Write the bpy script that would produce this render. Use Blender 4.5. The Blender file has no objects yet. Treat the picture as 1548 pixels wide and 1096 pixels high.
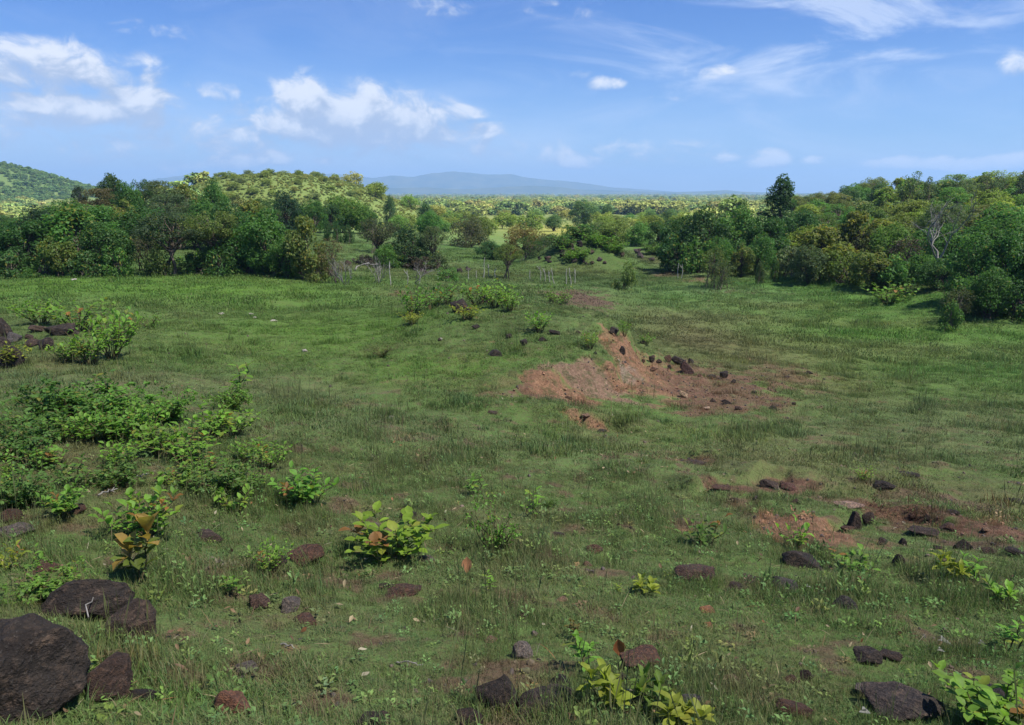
import bpy, bmesh, math, random
import numpy as np
from mathutils import Vector, Matrix, Euler

# ------------------------------------------------------------------ camera, sky, sun, exposure
SC = bpy.context.scene
COL = SC.collection
F = 1215.0                      # focal length in photo pixels (1548 wide)
PITCH = math.atan((548 - 293.5) / F)
EYE = 8.0                       # eye height above the datum
cam_data = bpy.data.cameras.new('camera')
cam_data.sensor_width = 36.0
cam_data.sensor_fit = 'HORIZONTAL'
cam_data.lens = 36.0 * F / 1548.0
cam_data.clip_start = 0.1
cam_data.clip_end = 60000.0
cam = bpy.data.objects.new('camera', cam_data)
COL.objects.link(cam)
cam.location = (0, 0, EYE)
cam.rotation_euler = (math.radians(90) - PITCH, 0, 0)
SC.camera = cam

SUN_EL, SUN_AZ = math.radians(58), math.radians(120)     # azimuth clockwise from +Y
to_sun = Vector((math.sin(SUN_AZ) * math.cos(SUN_EL), math.cos(SUN_AZ) * math.cos(SUN_EL), math.sin(SUN_EL)))
sl = bpy.data.lights.new('sun', 'SUN')
sl.energy = 5.0
sl.angle = math.radians(0.53)
sl.color = (1.0, 0.95, 0.86)
sun = bpy.data.objects.new('sun', sl)
COL.objects.link(sun)
sun.rotation_euler = to_sun.to_track_quat('Z', 'Y').to_euler()

SC.view_settings.view_transform = 'Standard'
SC.view_settings.look = 'None'
SC.view_settings.gamma = 1.0
SC.view_settings.use_curve_mapping = False
SC.view_settings.exposure = 1.15
SKY_STRENGTH = 0.052
SC.cycles.max_bounces = 6
SC.cycles.diffuse_bounces = 3
SC.cycles.transmission_bounces = 3
SC.cycles.transparent_max_bounces = 12
SC.cycles.volume_bounces = 0
SC.cycles.caustics_reflective = False
SC.cycles.caustics_refractive = False


class NT:
    """small node-tree helper"""
    def __init__(self, tree):
        self.t = tree
        self.n = tree.nodes
        self.l = tree.links

    def new(self, typ, **kw):
        nd = self.n.new(typ)
        for k, v in kw.items():
            setattr(nd, k, v)
        return nd

    def put(self, sock, v):
        if isinstance(v, bpy.types.NodeSocket):
            self.l.new(v, sock)
        elif v is not None:
            sock.default_value = v

    def math(self, op, a, b=None, c=None, clamp=False):
        nd = self.new('ShaderNodeMath', operation=op, use_clamp=clamp)
        self.put(nd.inputs[0], a)
        if b is not None:
            self.put(nd.inputs[1], b)
        if c is not None:
            self.put(nd.inputs[2], c)
        return nd.outputs[0]

    def mix(self, fac, a, b, mode='MIX'):
        nd = self.new('ShaderNodeMix', data_type='RGBA', blend_type=mode)
        self.put(nd.inputs[0], fac)
        self.put(nd.inputs[6], a if isinstance(a, bpy.types.NodeSocket) else (*a, 1) if len(a) == 3 else a)
        self.put(nd.inputs[7], b if isinstance(b, bpy.types.NodeSocket) else (*b, 1) if len(b) == 3 else b)
        return nd.outputs[2]

    def ramp(self, v, lo, hi, a=0.0, b=1.0, smooth=True):
        nd = self.new('ShaderNodeMapRange', interpolation_type='SMOOTHSTEP' if smooth else 'LINEAR')
        nd.clamp = True
        self.put(nd.inputs[0], v)
        self.put(nd.inputs[1], lo)
        self.put(nd.inputs[2], hi)
        self.put(nd.inputs[3], a)
        self.put(nd.inputs[4], b)
        return nd.outputs[0]

    def noise(self, vec, scale, detail=4, rough=0.55, dist=0.0):
        nd = self.new('ShaderNodeTexNoise')
        if vec is not None:
            self.l.new(vec, nd.inputs['Vector'])
        nd.inputs['Scale'].default_value = scale
        nd.inputs['Detail'].default_value = detail
        nd.inputs['Roughness'].default_value = rough
        nd.inputs['Distortion'].default_value = dist
        return nd.outputs['Fac']

    def comb(self, x, y, z=0.0):
        nd = self.new('ShaderNodeCombineXYZ')
        self.put(nd.inputs[0], x)
        self.put(nd.inputs[1], y)
        self.put(nd.inputs[2], z)
        return nd.outputs[0]


def sky_angles(px, py):
    x = (px - 774) / F
    y = -(py - 548) / F
    d = (x, math.cos(PITCH) + y * math.sin(PITCH), -math.sin(PITCH) + y * math.cos(PITCH))
    n = math.sqrt(sum(c * c for c in d))
    return math.atan2(d[0], d[1]), math.asin(d[2] / n)


world = bpy.data.worlds.new('World')
SC.world = world
world.use_nodes = True
W_ = NT(world.node_tree)
W_.n.clear()
wout = W_.new('ShaderNodeOutputWorld')
wbg = W_.new('ShaderNodeBackground')
wbg.inputs['Strength'].default_value = SKY_STRENGTH
W_.l.new(wbg.outputs[0], wout.inputs['Surface'])
sky = W_.new('ShaderNodeTexSky', sky_type='NISHITA')
sky.sun_disc = False
sky.sun_elevation = SUN_EL
sky.sun_rotation = SUN_AZ
sky.altitude = 100
sky.air_density = 1.0
sky.dust_density = 0.2
sky.ozone_density = 2.5
tc = W_.new('ShaderNodeTexCoord')
sep = W_.new('ShaderNodeSeparateXYZ')
W_.l.new(tc.outputs['Generated'], sep.inputs[0])
AZ = W_.math('ARCTAN2', sep.outputs[0], sep.outputs[1])
EL = W_.math('ARCSINE', sep.outputs[2])
# cumulus banks: where they stand in the sky (azimuth, elevation, half widths), ragged by noise
BANKS = [  # px, py, half width px, half height px, weight
    (88, 98, 70, 30, 1.0), (18, 128, 60, 24, .85), (125, 168, 120, 22, 1.05), (40, 184, 80, 16, .9), (222, 148, 55, 18, .9),
    (207, 105, 42, 20, .62), (60, 205, 120, 14, .55), (235, 48, 50, 12, .42),
    (460, 150, 40, 36, 1.5), (505, 185, 100, 52, 1.35), (580, 192, 95, 44, 1.0), (470, 205, 80, 18, .7), (655, 178, 70, 18, .75), (700, 198, 70, 22, .66),
    (330, 205, 110, 26, .72), (265, 215, 100, 22, .7), (400, 190, 60, 20, .55), (200, 235, 140, 16, .65), (350, 246, 45, 12, 1.15), (412, 246, 28, 13, 1.2), (285, 248, 44, 10, .9), (488, 246, 24, 8, .8),
    (560, 238, 120, 18, .7), (720, 232, 130, 20, .6), (640, 212, 80, 22, .66),
    (300, 226, 360, 26, .60), (760, 232, 330, 20, .56), (330, 132, 90, 14, .5),
    (1072, 111, 34, 13, .98), (918, 131, 24, 12, .75), (880, 112, 18, 7, .45), (1530, 103, 22, 16, .85), (1015, 152, 45, 4, .45),
    (1100, 237, 20, 9, .85), (1160, 244, 26, 16, 1.1), (1232, 246, 18, 8, .85), (1350, 244, 40, 10, .95), (1440, 245, 60, 10, 1.0), (1510, 240, 40, 9, .9), (885, 242, 45, 12, .8), (1010, 246, 20, 8, .7),
    (1300, 80, 24, 8, .3), (845, 22, 55, 14, .34), (650, 12, 70, 18, .32),
]


def cloud_density(dx, dy):
    az = W_.math('ADD', AZ, dx)
    el = W_.math('ADD', EL, dy)
    vec = W_.comb(W_.math('MULTIPLY', az, 1.0), W_.math('MULTIPLY', el, 1.45), 0.3)
    warp = W_.noise(vec, 9.0, 3, 0.5)
    n1 = W_.noise(vec, 24.0, 10, 0.62, 0.5)
    n2 = W_.noise(vec, 7.0, 3, 0.5)
    el2 = W_.math('ADD', el, W_.math('MULTIPLY', W_.math('SUBTRACT', warp, 0.5), 0.03))
    tot = None
    for px, py, hw, hh, w in BANKS:
        a0, e0 = sky_angles(px, py)
        u = W_.math('MULTIPLY', W_.math('SUBTRACT', az, a0), F / hw)
        v = W_.math('MULTIPLY', W_.math('SUBTRACT', el2, e0), F / hh)
        v = W_.math('MAXIMUM', v, W_.math('MULTIPLY', v, -1.25))       # flatter bases
        q = W_.math('ADD', W_.math('MULTIPLY', u, u), W_.math('MULTIPLY', v, v))
        g = W_.math('MULTIPLY', W_.math('EXPONENT', W_.math('MULTIPLY', W_.math('POWER', q, 1.4), -0.6)), w)
        tot = g if tot is None else W_.math('MAXIMUM', tot, g)
    nn = W_.math('ADD', W_.math('MULTIPLY', W_.math('SUBTRACT', n1, 0.5), 2.7), W_.math('MULTIPLY', W_.math('SUBTRACT', n2, 0.5), 1.3))
    nn = W_.math('MULTIPLY', nn, W_.ramp(tot, 0.0, 0.4, 0.0, 1.0))
    return W_.math('ADD', W_.math('MULTIPLY', tot, 1.1), nn)


D0 = cloud_density(0.0, 0.0)
D1 = cloud_density(-0.008, 0.018)
cover = W_.ramp(D0, 0.24, 1.08)
lit = W_.ramp(W_.math('SUBTRACT', D0, D1), -0.28, 0.78)
core = W_.ramp(D0, 0.4, 1.2)
lit = W_.math('MULTIPLY', lit, W_.ramp(core, 0.0, 1.0, 0.75, 1.0))
ccol = W_.mix(lit, (4.6, 5.3, 6.7), (9.0, 9.15, 9.4))
blue = W_.mix(1.0, sky.outputs[0], W_.mix(W_.ramp(EL, 0.02, 0.24), (0.62, 0.83, 1.22), (0.40, 0.66, 1.16)), 'MULTIPLY')
# thin high cirrus, stretched along the wind
cv = W_.comb(W_.math('MULTIPLY', W_.math('ADD', AZ, W_.math('MULTIPLY', EL, 0.8)), 1.0), W_.math('MULTIPLY', EL, 3.2), 2.0)
c1 = W_.noise(cv, 5.5, 8, 0.62, 0.8)
cir = W_.ramp(c1, 0.42, 0.72)
a0, e0 = sky_angles(1240, 40)
u = W_.math('MULTIPLY', W_.math('SUBTRACT', AZ, a0), F / 260)
v = W_.math('MULTIPLY', W_.math('SUBTRACT', EL, e0), F / 95)
cmask = W_.math('EXPONENT', W_.math('MULTIPLY', W_.math('ADD', W_.math('MULTIPLY', u, u), W_.math('MULTIPLY', v, v)), -1.0))
cmask = W_.math('ADD', W_.math('MULTIPLY', cmask, 1.5), 0.16)
cir = W_.math('MULTIPLY', cir, cmask, clamp=True)
cir = W_.math('MULTIPLY', cir, 0.62)
# milky band of far thin cloud low over the horizon
lowb = W_.math('MULTIPLY', W_.ramp(EL, 0.17, 0.0), W_.ramp(W_.noise(cv, 3.0, 5, 0.6, 0.3), 0.25, 0.75))
s1 = W_.mix(W_.math('MULTIPLY', lowb, W_.ramp(AZ, 0.30, -0.20, 0.50, 0.85)), blue, (6.7, 7.8, 9.9))
s2 = W_.mix(cir, s1, (7.2, 8.0, 9.6))
s3 = W_.mix(W_.math('MULTIPLY', cover, 0.90), s2, ccol)
W_.l.new(s3, wbg.inputs['Color'])
world.cycles.sampling_method = 'MANUAL'
world.cycles.sample_map_resolution = 128

# ------------------------------------------------------------------ numpy noise, terrain height
rng = np.random.default_rng(7)
random.seed(7)
_perm = rng.random((256, 256))


def vnoise(x, y):
    x = np.asarray(x, float)
    y = np.asarray(y, float)
    xi = np.floor(x).astype(int)
    yi = np.floor(y).astype(int)
    fx = x - xi
    fy = y - yi
    fx = fx * fx * (3 - 2 * fx)
    fy = fy * fy * (3 - 2 * fy)
    a = _perm[xi & 255, yi & 255]
    b = _perm[(xi + 1) & 255, yi & 255]
    c = _perm[xi & 255, (yi + 1) & 255]
    d = _perm[(xi + 1) & 255, (yi + 1) & 255]
    return (a * (1 - fx) + b * fx) * (1 - fy) + (c * (1 - fx) + d * fx) * fy


def fbm(x, y, o=4):
    s = 0
    a = 0.5
    t = 0
    for i in range(o):
        s = s + a * vnoise(x * 2 ** i + 17.3 * i, y * 2 ** i - 9.1 * i)
        t += a
        a *= 0.5
    return s / t


def smooth(lo, hi, v):
    t = np.clip((v - lo) / (hi - lo), 0, 1)
    return t * t * (3 - 2 * t)


def pdir(px, py):
    x = (px - 774) / F
    y = -(py - 548) / F
    return np.array([x, math.cos(PITCH) + y * math.sin(PITCH), -math.sin(PITCH) + y * math.cos(PITCH)])


def from_drop(px, py, drop):
    d = pdir(px, py)
    t = -drop / d[2]
    return d * t + np.array([0, 0, EYE])


def from_dist(px, Y):
    """ground position (x, y) on the bearing of a photo column at depth Y"""
    return (px - 774) / F * Y * 1.02, Y


def bump(x, y, cx, cy, rx, ry, p=2.0):
    q = np.sqrt(((x - cx) / rx) ** 2 + ((y - cy) / ry) ** 2)
    return np.exp(-q ** p)


def hills(x, y):
    h = 15.8 * bump(x, y, -74, 262, 42, 50, 2.6)             # yellow scrub hill
    h = h + 44.0 * bump(x, y, -530, 800, 104, 160)           # far green hill on the left
    h = h + 7.0 * bump(x, y, 84, 122, 44, 44)                # wooded ridge on the right
    h = h + 6.0 * bump(x, y, 78, 178, 36, 40)
    h = h + 3.2 * bump(x, y, -52, 100, 40, 34)               # wooded rise on the left
    h = h + 1.8 * bump(x, y, 18, 108, 12, 16)
    h = h + 3.0 * bump(x, y, 7.8, 88, 5.2, 6, 2.4)           # dark rock mound in mid valley
    return h


CTRL = []
for py, row in {
    1096: ((-200, 2.45), (0, 2.5), (300, 2.7), (774, 2.9), (1200, 3.0), (1548, 3.1), (1750, 3.15)),
    1000: ((0, 2.6), (300, 2.95), (774, 3.2), (1200, 3.32), (1548, 3.42)),
    900: ((-150, 2.75), (0, 2.8), (300, 3.2), (774, 3.6), (1200, 3.78), (1548, 3.95), (1720, 4.0)),
    800: ((0, 3.1), (200, 3.3), (400, 3.7), (774, 4.1), (1100, 4.35), (1548, 4.7)),
    700: ((-150, 3.4), (0, 3.5), (250, 3.65), (450, 4.1), (774, 4.75), (1100, 5.15), (1548, 5.6), (1720, 5.7)),
    620: ((0, 3.85), (200, 3.95), (400, 4.5), (774, 5.3), (930, 5.85), (1100, 6.1), (1548, 6.5)),
    560: ((-150, 4.1), (0, 4.15), (120, 4.3), (300, 4.85), (600, 5.35), (774, 5.5), (880, 5.65), (1020, 6.5), (1200, 6.95), (1548, 7.1), (1720, 7.0)),
    510: ((0, 4.4), (150, 4.55), (350, 5.15), (600, 5.6), (750, 5.6), (860, 5.85), (985, 7.0), (1150, 7.5), (1350, 7.65), (1548, 7.35)),
    460: ((-150, 5.0), (0, 5.05), (300, 5.4), (550, 5.8), (720, 5.85), (850, 6.45), (960, 7.2), (1150, 7.4), (1300, 7.3), (1420, 6.75), (1548, 6.4)),
    430: ((100, 5.3), (300, 5.5), (600, 6.2), (720, 6.45), (850, 7.0), (1000, 7.3)),
    425: ((1200, 6.8), (1260, 6.6), (1320, 6.5)),
    445: ((1400, 6.5), (1460, 6.3)),
    408: ((0, 5.4), (200, 5.45), (400, 5.6), (520, 6.2), (650, 6.8), (770, 7.1), (900, 7.3), (1050, 7.2), (1180, 6.7)),
    385: ((560, 6.6), (720, 7.1), (860, 7.4), (1000, 7.3)),
    350: ((520, 5.4), (720, 8.6), (900, 8.8)),
}.items():
    for px, dr in row:
        p = from_drop(px, py, dr)
        CTRL.append((p[0], p[1], p[2]))
for px, Y, dr in ((100, 75, 5.0), (300, 80, 4.8), (200, 100, 3.4), (400, 100, 5.2), (1300, 70, 6.7), (1450, 62, 6.2), (1400, 85, 5.0), (1548, 70, 5.2), (1250, 85, 6.4), (1120, 85, 7.2), (1548, 110, 2.0), (1400, 120, 2.3), (1720, 60, 5.4), (-150, 60, 5.2), (-150, 110, 4.5), (1800, 110, 2.2)):
    x, y = from_dist(px, Y)
    CTRL.append((x, y, EYE - dr))
for px in (-150, 300, 620, 774, 1000):
    for Y, dr in ((215, 9.3), (420, 11.0), (800, 12.4)):
        x, y = from_dist(px, Y)
        CTRL.append((x, y, EYE - dr + float(hills(x, y))))
for px in (1300, 1700):
    for Y, dr in ((300, 9.5), (600, 11.5)):
        x, y = from_dist(px, Y)
        CTRL.append((x, y, EYE - dr + float(hills(x, y))))
for th in range(0, 360, 30):
    for r in (1800, 5000, 11000):
        CTRL.append((r * math.sin(math.radians(th)), r * math.cos(math.radians(th)), EYE - 14))
CTRL.append((0, 0.05, EYE - 1.62))
for th, l in ((75, ((6, 2.9), (20, 5.6), (60, 6.2), (300, 9))), (-75, ((6, 2.3), (20, 3.7), (60, 4.9), (300, 9))), (130, ((6, 2.0), (60, 4), (300, 10))), (-130, ((6, 1.8), (60, 3.5), (300, 10))), (180, ((5, 1.5), (60, 3), (300, 10)))):
    for r, dr in l:
        CTRL.append((r * math.sin(math.radians(th)), r * math.cos(math.radians(th)), EYE - dr))
CTRL = np.array(CTRL)


def logpos(x, y):
    r = np.hypot(x, y)
    q = np.log1p(r / 3.0)
    k = q / np.maximum(r, 1e-6)
    return x * k, y * k


def tps(d2):
    return 0.5 * d2 * np.log(np.maximum(d2, 1e-12))


_cu, _cv = logpos(CTRL[:, 0], CTRL[:, 1])
_res = CTRL[:, 2] - hills(CTRL[:, 0], CTRL[:, 1])
_n = len(CTRL)
_A = np.zeros((_n + 3, _n + 3))
_A[:_n, :_n] = tps((_cu[:, None] - _cu) ** 2 + (_cv[:, None] - _cv) ** 2) + np.eye(_n) * 0.0015
_A[:_n, _n] = 1
_A[:_n, _n + 1] = _cu
_A[:_n, _n + 2] = _cv
_A[_n:, :_n] = _A[:_n, _n:].T
_w = np.linalg.solve(_A, np.concatenate([_res, np.zeros(3)]))


def base_height(x, y):
    x = np.asarray(x, float)
    y = np.asarray(y, float)
    shp = x.shape
    x = x.ravel()
    y = y.ravel()
    out = np.empty_like(x)
    for i in range(0, len(x), 40000):
        u, v = logpos(x[i:i + 40000], y[i:i + 40000])
        k = tps((u[:, None] - _cu) ** 2 + (v[:, None] - _cv) ** 2)
        out[i:i + 40000] = k @ _w[:_n] + _w[_n] + _w[_n + 1] * u + _w[_n + 2] * v
    return (out + hills(x, y)).reshape(shp)


_T = np.geomspace(2.0, 10000, 1600)


def hit(px, py, fn=None):
    fn = fn or HEIGHT
    d = pdir(px, py)
    P = d[None, :] * _T[:, None]
    below = P[:, 2] + EYE < fn(P[:, 0], P[:, 1])
    k = int(np.argmax(below))
    if not below[k]:
        k = len(_T) - 1
    lo, hi = (_T[k - 1] if k else 0.5), _T[k]
    t = np.linspace(lo, hi, 60)
    P = d[None, :] * t[:, None]
    below = P[:, 2] + EYE < fn(P[:, 0], P[:, 1])
    j = int(np.argmax(below)) if below.any() else 59
    p = P[j]
    return np.array([p[0], p[1], float(fn(np.array([p[0]]), np.array([p[1]]))[0])])


# ledges: broken edges of turf, the high side on the right when walking along the line
LEDGES_PX = [
    # points (px, py, height), reach behind the edge, width of the face
    ([(885, 480, 0.0), (912, 500, .35), (935, 524, .70), (954, 553, .85), (970, 582, .35), (985, 596, 0.0)], 4.5, 1.5),
    ([(968, 590, 0.0), (945, 588, .35), (915, 586, .65), (880, 588, .6), (845, 592, .5), (812, 597, .4), (740, 600, 0.0)], 3.0, 0.75),
    ([(985, 655, 0.0), (930, 645, .25), (895, 643, .35), (845, 632, .2), (800, 628, 0.0)], 1.5, .35),
    ([(1110, 700, 0.0), (1080, 698, .22), (1040, 694, .26), (1000, 688, 0.0)], 1.2, .22),
    ([(1215, 742, 0.0), (1205, 732, .25), (1165, 728, .3), (1120, 732, .1), (1050, 738, .22), (1010, 738, 0.0)], 1.2, .22),
    ([(1540, 812, 0.0), (1480, 800, .10), (1430, 790, .14), (1380, 778, .16), (1330, 768, .10), (1290, 768, .14), (1262, 788, .16), (1225, 796, .10), (1140, 782, 0.0)], 1.3, .22),
    ([(1560, 715, 0.0), (1470, 722, .05), (1390, 716, .07), (1330, 728, .05), (1280, 722, 0.0)], 1.0, .2),
]
KN = hit(775, 505, base_height)         # the low knoll above the scar
LEDGES = []
for pts, reach, wid in LEDGES_PX:
    P = [(*hit(a, b, base_height)[:2], h) for a, b, h in pts]
    LEDGES.append((np.array(P), reach, wid))


def ledge_height(x, y):
    out = np.zeros_like(x)
    for P, reach, wid in LEDGES:
        c = P[:, :2].mean(0)
        R = np.hypot(P[:, 0] - c[0], P[:, 1] - c[1]).max() + reach * 4 + 1
        m = np.hypot(x - c[0], y - c[1]) < R
        if not m.any():
            continue
        xs = x[m] + (fbm(x[m] * 1.1, y[m] * 1.1, 3) - .5) * 1.1 * min(1, wid * 2.2)
        ys = y[m] + (fbm(x[m] * 1.1 + 50, y[m] * 1.1, 3) - .5) * 1.1 * min(1, wid * 2.2)
        bd = np.full(xs.shape, 1e9)
        sd = np.zeros_like(xs)
        am = np.zeros_like(xs)
        for i in range(len(P) - 1):
            ax, ay, ah = P[i]
            bx, by, bh = P[i + 1]
            ex, ey = bx - ax, by - ay
            L2 = ex * ex + ey * ey
            t = np.clip(((xs - ax) * ex + (ys - ay) * ey) / L2, 0, 1)
            dx, dy = xs - ax - t * ex, ys - ay - t * ey
            d = np.hypot(dx, dy)
            s = np.where(ex * dy - ey * dx > 0, -1.0, 1.0)      # right of the walk is the high side
            k = d < bd
            bd = np.where(k, d, bd)
            sd = np.where(k, d * s, sd)
            am = np.where(k, ah + t * (bh - ah), am)
        h = am * smooth(-wid * .55, wid * .45, sd) * np.exp(-np.maximum(sd, 0) / reach)
        h += am * np.exp(-(sd / (wid * 1.1)) ** 2) * (fbm(x[m] * 2.3 + 70, y[m] * 2.3, 4) - .5) * 1.1
        h -= am * .10 * np.exp(-((sd + wid * .9) / (wid * 1.2)) ** 2)
        out[m] += h
    return out


def HEIGHT(x, y):
    x = np.asarray(x, float)
    y = np.asarray(y, float)
    h = base_height(x, y)
    r = np.hypot(x, y)
    m = r < 140
    if m.any():
        xm, ym = x[m], y[m]
        rm = r[m]
        f = 1 - smooth(90, 140, rm)
        dh = ledge_height(xm, ym)
        dh += .85 * bump(xm, ym, KN[0], KN[1], 5.5, 8.0)
        dh += (fbm(xm * .35, ym * .35, 3) - .5) * .34 * smooth(4, 14, rm) * f
        dh += (fbm(xm * 1.7 + 9, ym * 1.7, 3) - .5) * .15 * f
        h = h.copy()
        h[m] += dh
    return h


# ------------------------------------------------------------------ ground colours (what grows where)
def zone(px, py, wpx, hpx, key, w=1.0, soft=1.0):
    c = hit(px, py)
    dist = math.hypot(c[0], c[1])
    rx = wpx / 2 * dist / F
    a = hit(px, py - hpx / 2)
    b = hit(px, py + hpx / 2)
    ry = max(0.12, min(0.5 * abs(math.hypot(a[0], a[1]) - math.hypot(b[0], b[1])), rx * 6))
    return (c[0], c[1], rx, ry, math.atan2(c[0], c[1]), key, w)


TONES = {
    'bright': (0.084, 0.182, 0.020), 'lush': (0.078, 0.205, 0.026), 'dry': (0.140, 0.150, 0.050), 'rust': (0.142, 0.104, 0.056),
    'soil': (0.165, 0.086, 0.055), 'orange': (0.32, 0.170, 0.092), 'pale': (0.36, 0.29, 0.22), 'plum': (0.120, 0.068, 0.055), 'tan': (0.30, 0.195, 0.130),
    'gold': (0.26, 0.25, 0.055), 'grey': (0.118, 0.150, 0.062), 'deep': (0.055, 0.100, 0.026), 'mint': (0.115, 0.190, 0.066),
}
BARE = {'soil', 'orange', 'pale', 'plum', 'tan'}
ZONES = [zone(*z) for z in (
    (300, 440, 700, 50, 'bright', .75), (480, 500, 420, 60, 'bright', .8), (650, 560, 300, 50, 'bright', .55), (120, 430, 400, 30, 'bright', .6),
    (430, 590, 200, 50, 'grey', .5), (600, 640, 300, 60, 'grey', .4), (300, 590, 260, 40, 'grey', .45), (100, 580, 200, 30, 'grey', .4),
    (760, 490, 220, 50, 'deep', .45), (650, 445, 200, 20, 'grey', .5),
    (1330, 500, 420, 46, 'lush', .95), (1420, 560, 300, 60, 'lush', .6), (1250, 430, 240, 26, 'lush', .8), (1440, 450, 200, 40, 'lush', .6), (1170, 455, 200, 20, 'lush', .5), (1010, 440, 80, 20, 'lush', .5), (900, 455, 60, 20, 'mint', .2),
    (1080, 440, 240, 14, 'mint', .75), (1170, 455, 120, 12, 'mint', .7), (940, 440, 120, 12, 'mint', .5), (1180, 462, 160, 12, 'dry', .55), (1120, 441, 120, 6, 'plum', .4),
    (1180, 530, 320, 60, 'dry', .5), (1020, 490, 160, 30, 'rust', .45), (1220, 580, 240, 50, 'dry', .6), (1060, 520, 180, 40, 'rust', .5), (1400, 530, 300, 30, 'dry', .45), (1100, 480, 300, 22, 'rust', .4), (1370, 490, 260, 18, 'rust', .35),
    (950, 640, 260, 50, 'rust', .4), (1050, 670, 300, 40, 'lush', .3), (1150, 690, 200, 30, 'rust', .35), (760, 585, 160, 30, 'dry', .4), (980, 625, 200, 40, 'lush', .4), (1350, 650, 380, 80, 'grey', .4), (1250, 700, 300, 30, 'dry', .35),
    (865, 450, 100, 20, 'plum', .9), (905, 458, 60, 10, 'plum', .75), (600, 447, 36, 6, 'soil', .6), (1010, 414, 60, 9, 'soil', .55), (1060, 422, 50, 7, 'soil', .5),
    (950, 545, 60, 72, 'orange', .95), (956, 570, 46, 26, 'pale', .85), (880, 378, 100, 60, 'deep', .9), (975, 380, 110, 30, 'deep', .5), (930, 580, 40, 30, 'orange', .85), (915, 500, 22, 22, 'orange', .55), (1010, 575, 120, 56, 'orange', .75), (1085, 590, 200, 64, 'soil', .62), (1060, 560, 120, 30, 'soil', .5), (1170, 570, 170, 50, 'soil', .45), (1150, 612, 150, 20, 'soil', .4),
    (840, 595, 120, 26, 'soil', .8), (890, 588, 150, 34, 'tan', .85), (850, 592, 120, 26, 'orange', .8), (905, 580, 90, 40, 'tan', .85), (885, 634, 60, 14, 'orange', .65), (905, 648, 50, 8, 'orange', .7), (840, 638, 60, 8, 'soil', .5), (745, 624, 36, 8, 'soil', .6), (735, 592, 50, 8, 'soil', .45),
    (1040, 697, 90, 10, 'soil', .6), (1090, 735, 110, 16, 'soil', .7), (1185, 735, 90, 24, 'soil', .75), (1205, 800, 140, 46, 'orange', .98), (1240, 812, 70, 34, 'orange', .9), (1165, 787, 60, 20, 'orange', .7), (1290, 757, 80, 12, 'soil', .6), (1390, 785, 210, 24, 'soil', .78), (1490, 802, 200, 18, 'soil', .78), (1480, 828, 170, 14, 'plum', .6), (1430, 764, 200, 9, 'plum', .5), (1390, 744, 200, 8, 'plum', .42), (1520, 790, 80, 8, 'orange', .45), (1375, 718, 60, 10, 'plum', .6), (1300, 730, 90, 20, 'rust', .5), (1450, 740, 240, 30, 'rust', .35), (1250, 830, 60, 20, 'soil', .5),
    (440, 985, 70, 20, 'orange', .4), (690, 978, 30, 12, 'orange', .4), (560, 770, 120, 24, 'rust', .35), (480, 800, 140, 30, 'rust', .3), (230, 770, 160, 40, 'rust', .45), (100, 690, 160, 50, 'rust', .5), (130, 790, 160, 30, 'rust', .5), (860, 860, 160, 20, 'rust', .3), (700, 900, 300, 30, 'dry', .25), (1050, 960, 300, 50, 'dry', .3), (450, 930, 140, 40, 'rust', .35), (1150, 1030, 250, 40, 'rust', .35), (90, 545, 120, 30, 'rust', .5), (50, 520, 120, 50, 'deep', .4), (330, 800, 200, 50, 'deep', .3), (290, 690, 300, 60, 'deep', .45), (150, 620, 260, 40, 'deep', .4), (80, 880, 200, 60, 'bright', .35), (250, 1050, 260, 70, 'lush', .3),
    (660, 342, 40, 5, 'orange', .8), (735, 335, 80, 14, 'gold', 1.0), (850, 347, 80, 24, 'gold', 1.0), (970, 334, 110, 8, 'gold', 1.0), (520, 345, 120, 30, 'mint', .3), (50, 310, 160, 12, 'gold', .9), (700, 385, 80, 14, 'bright', .3), (880, 412, 130, 14, 'dry', .45), (620, 415, 150, 16, 'dry', .4), (760, 412, 120, 16, 'dry', .35), (980, 395, 90, 14, 'rust', .4), (1330, 435, 90, 8, 'dry', .6), (1380, 440, 120, 16, 'plum', .3), (520, 400, 60, 10, 'dry', .5),
)]


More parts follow.
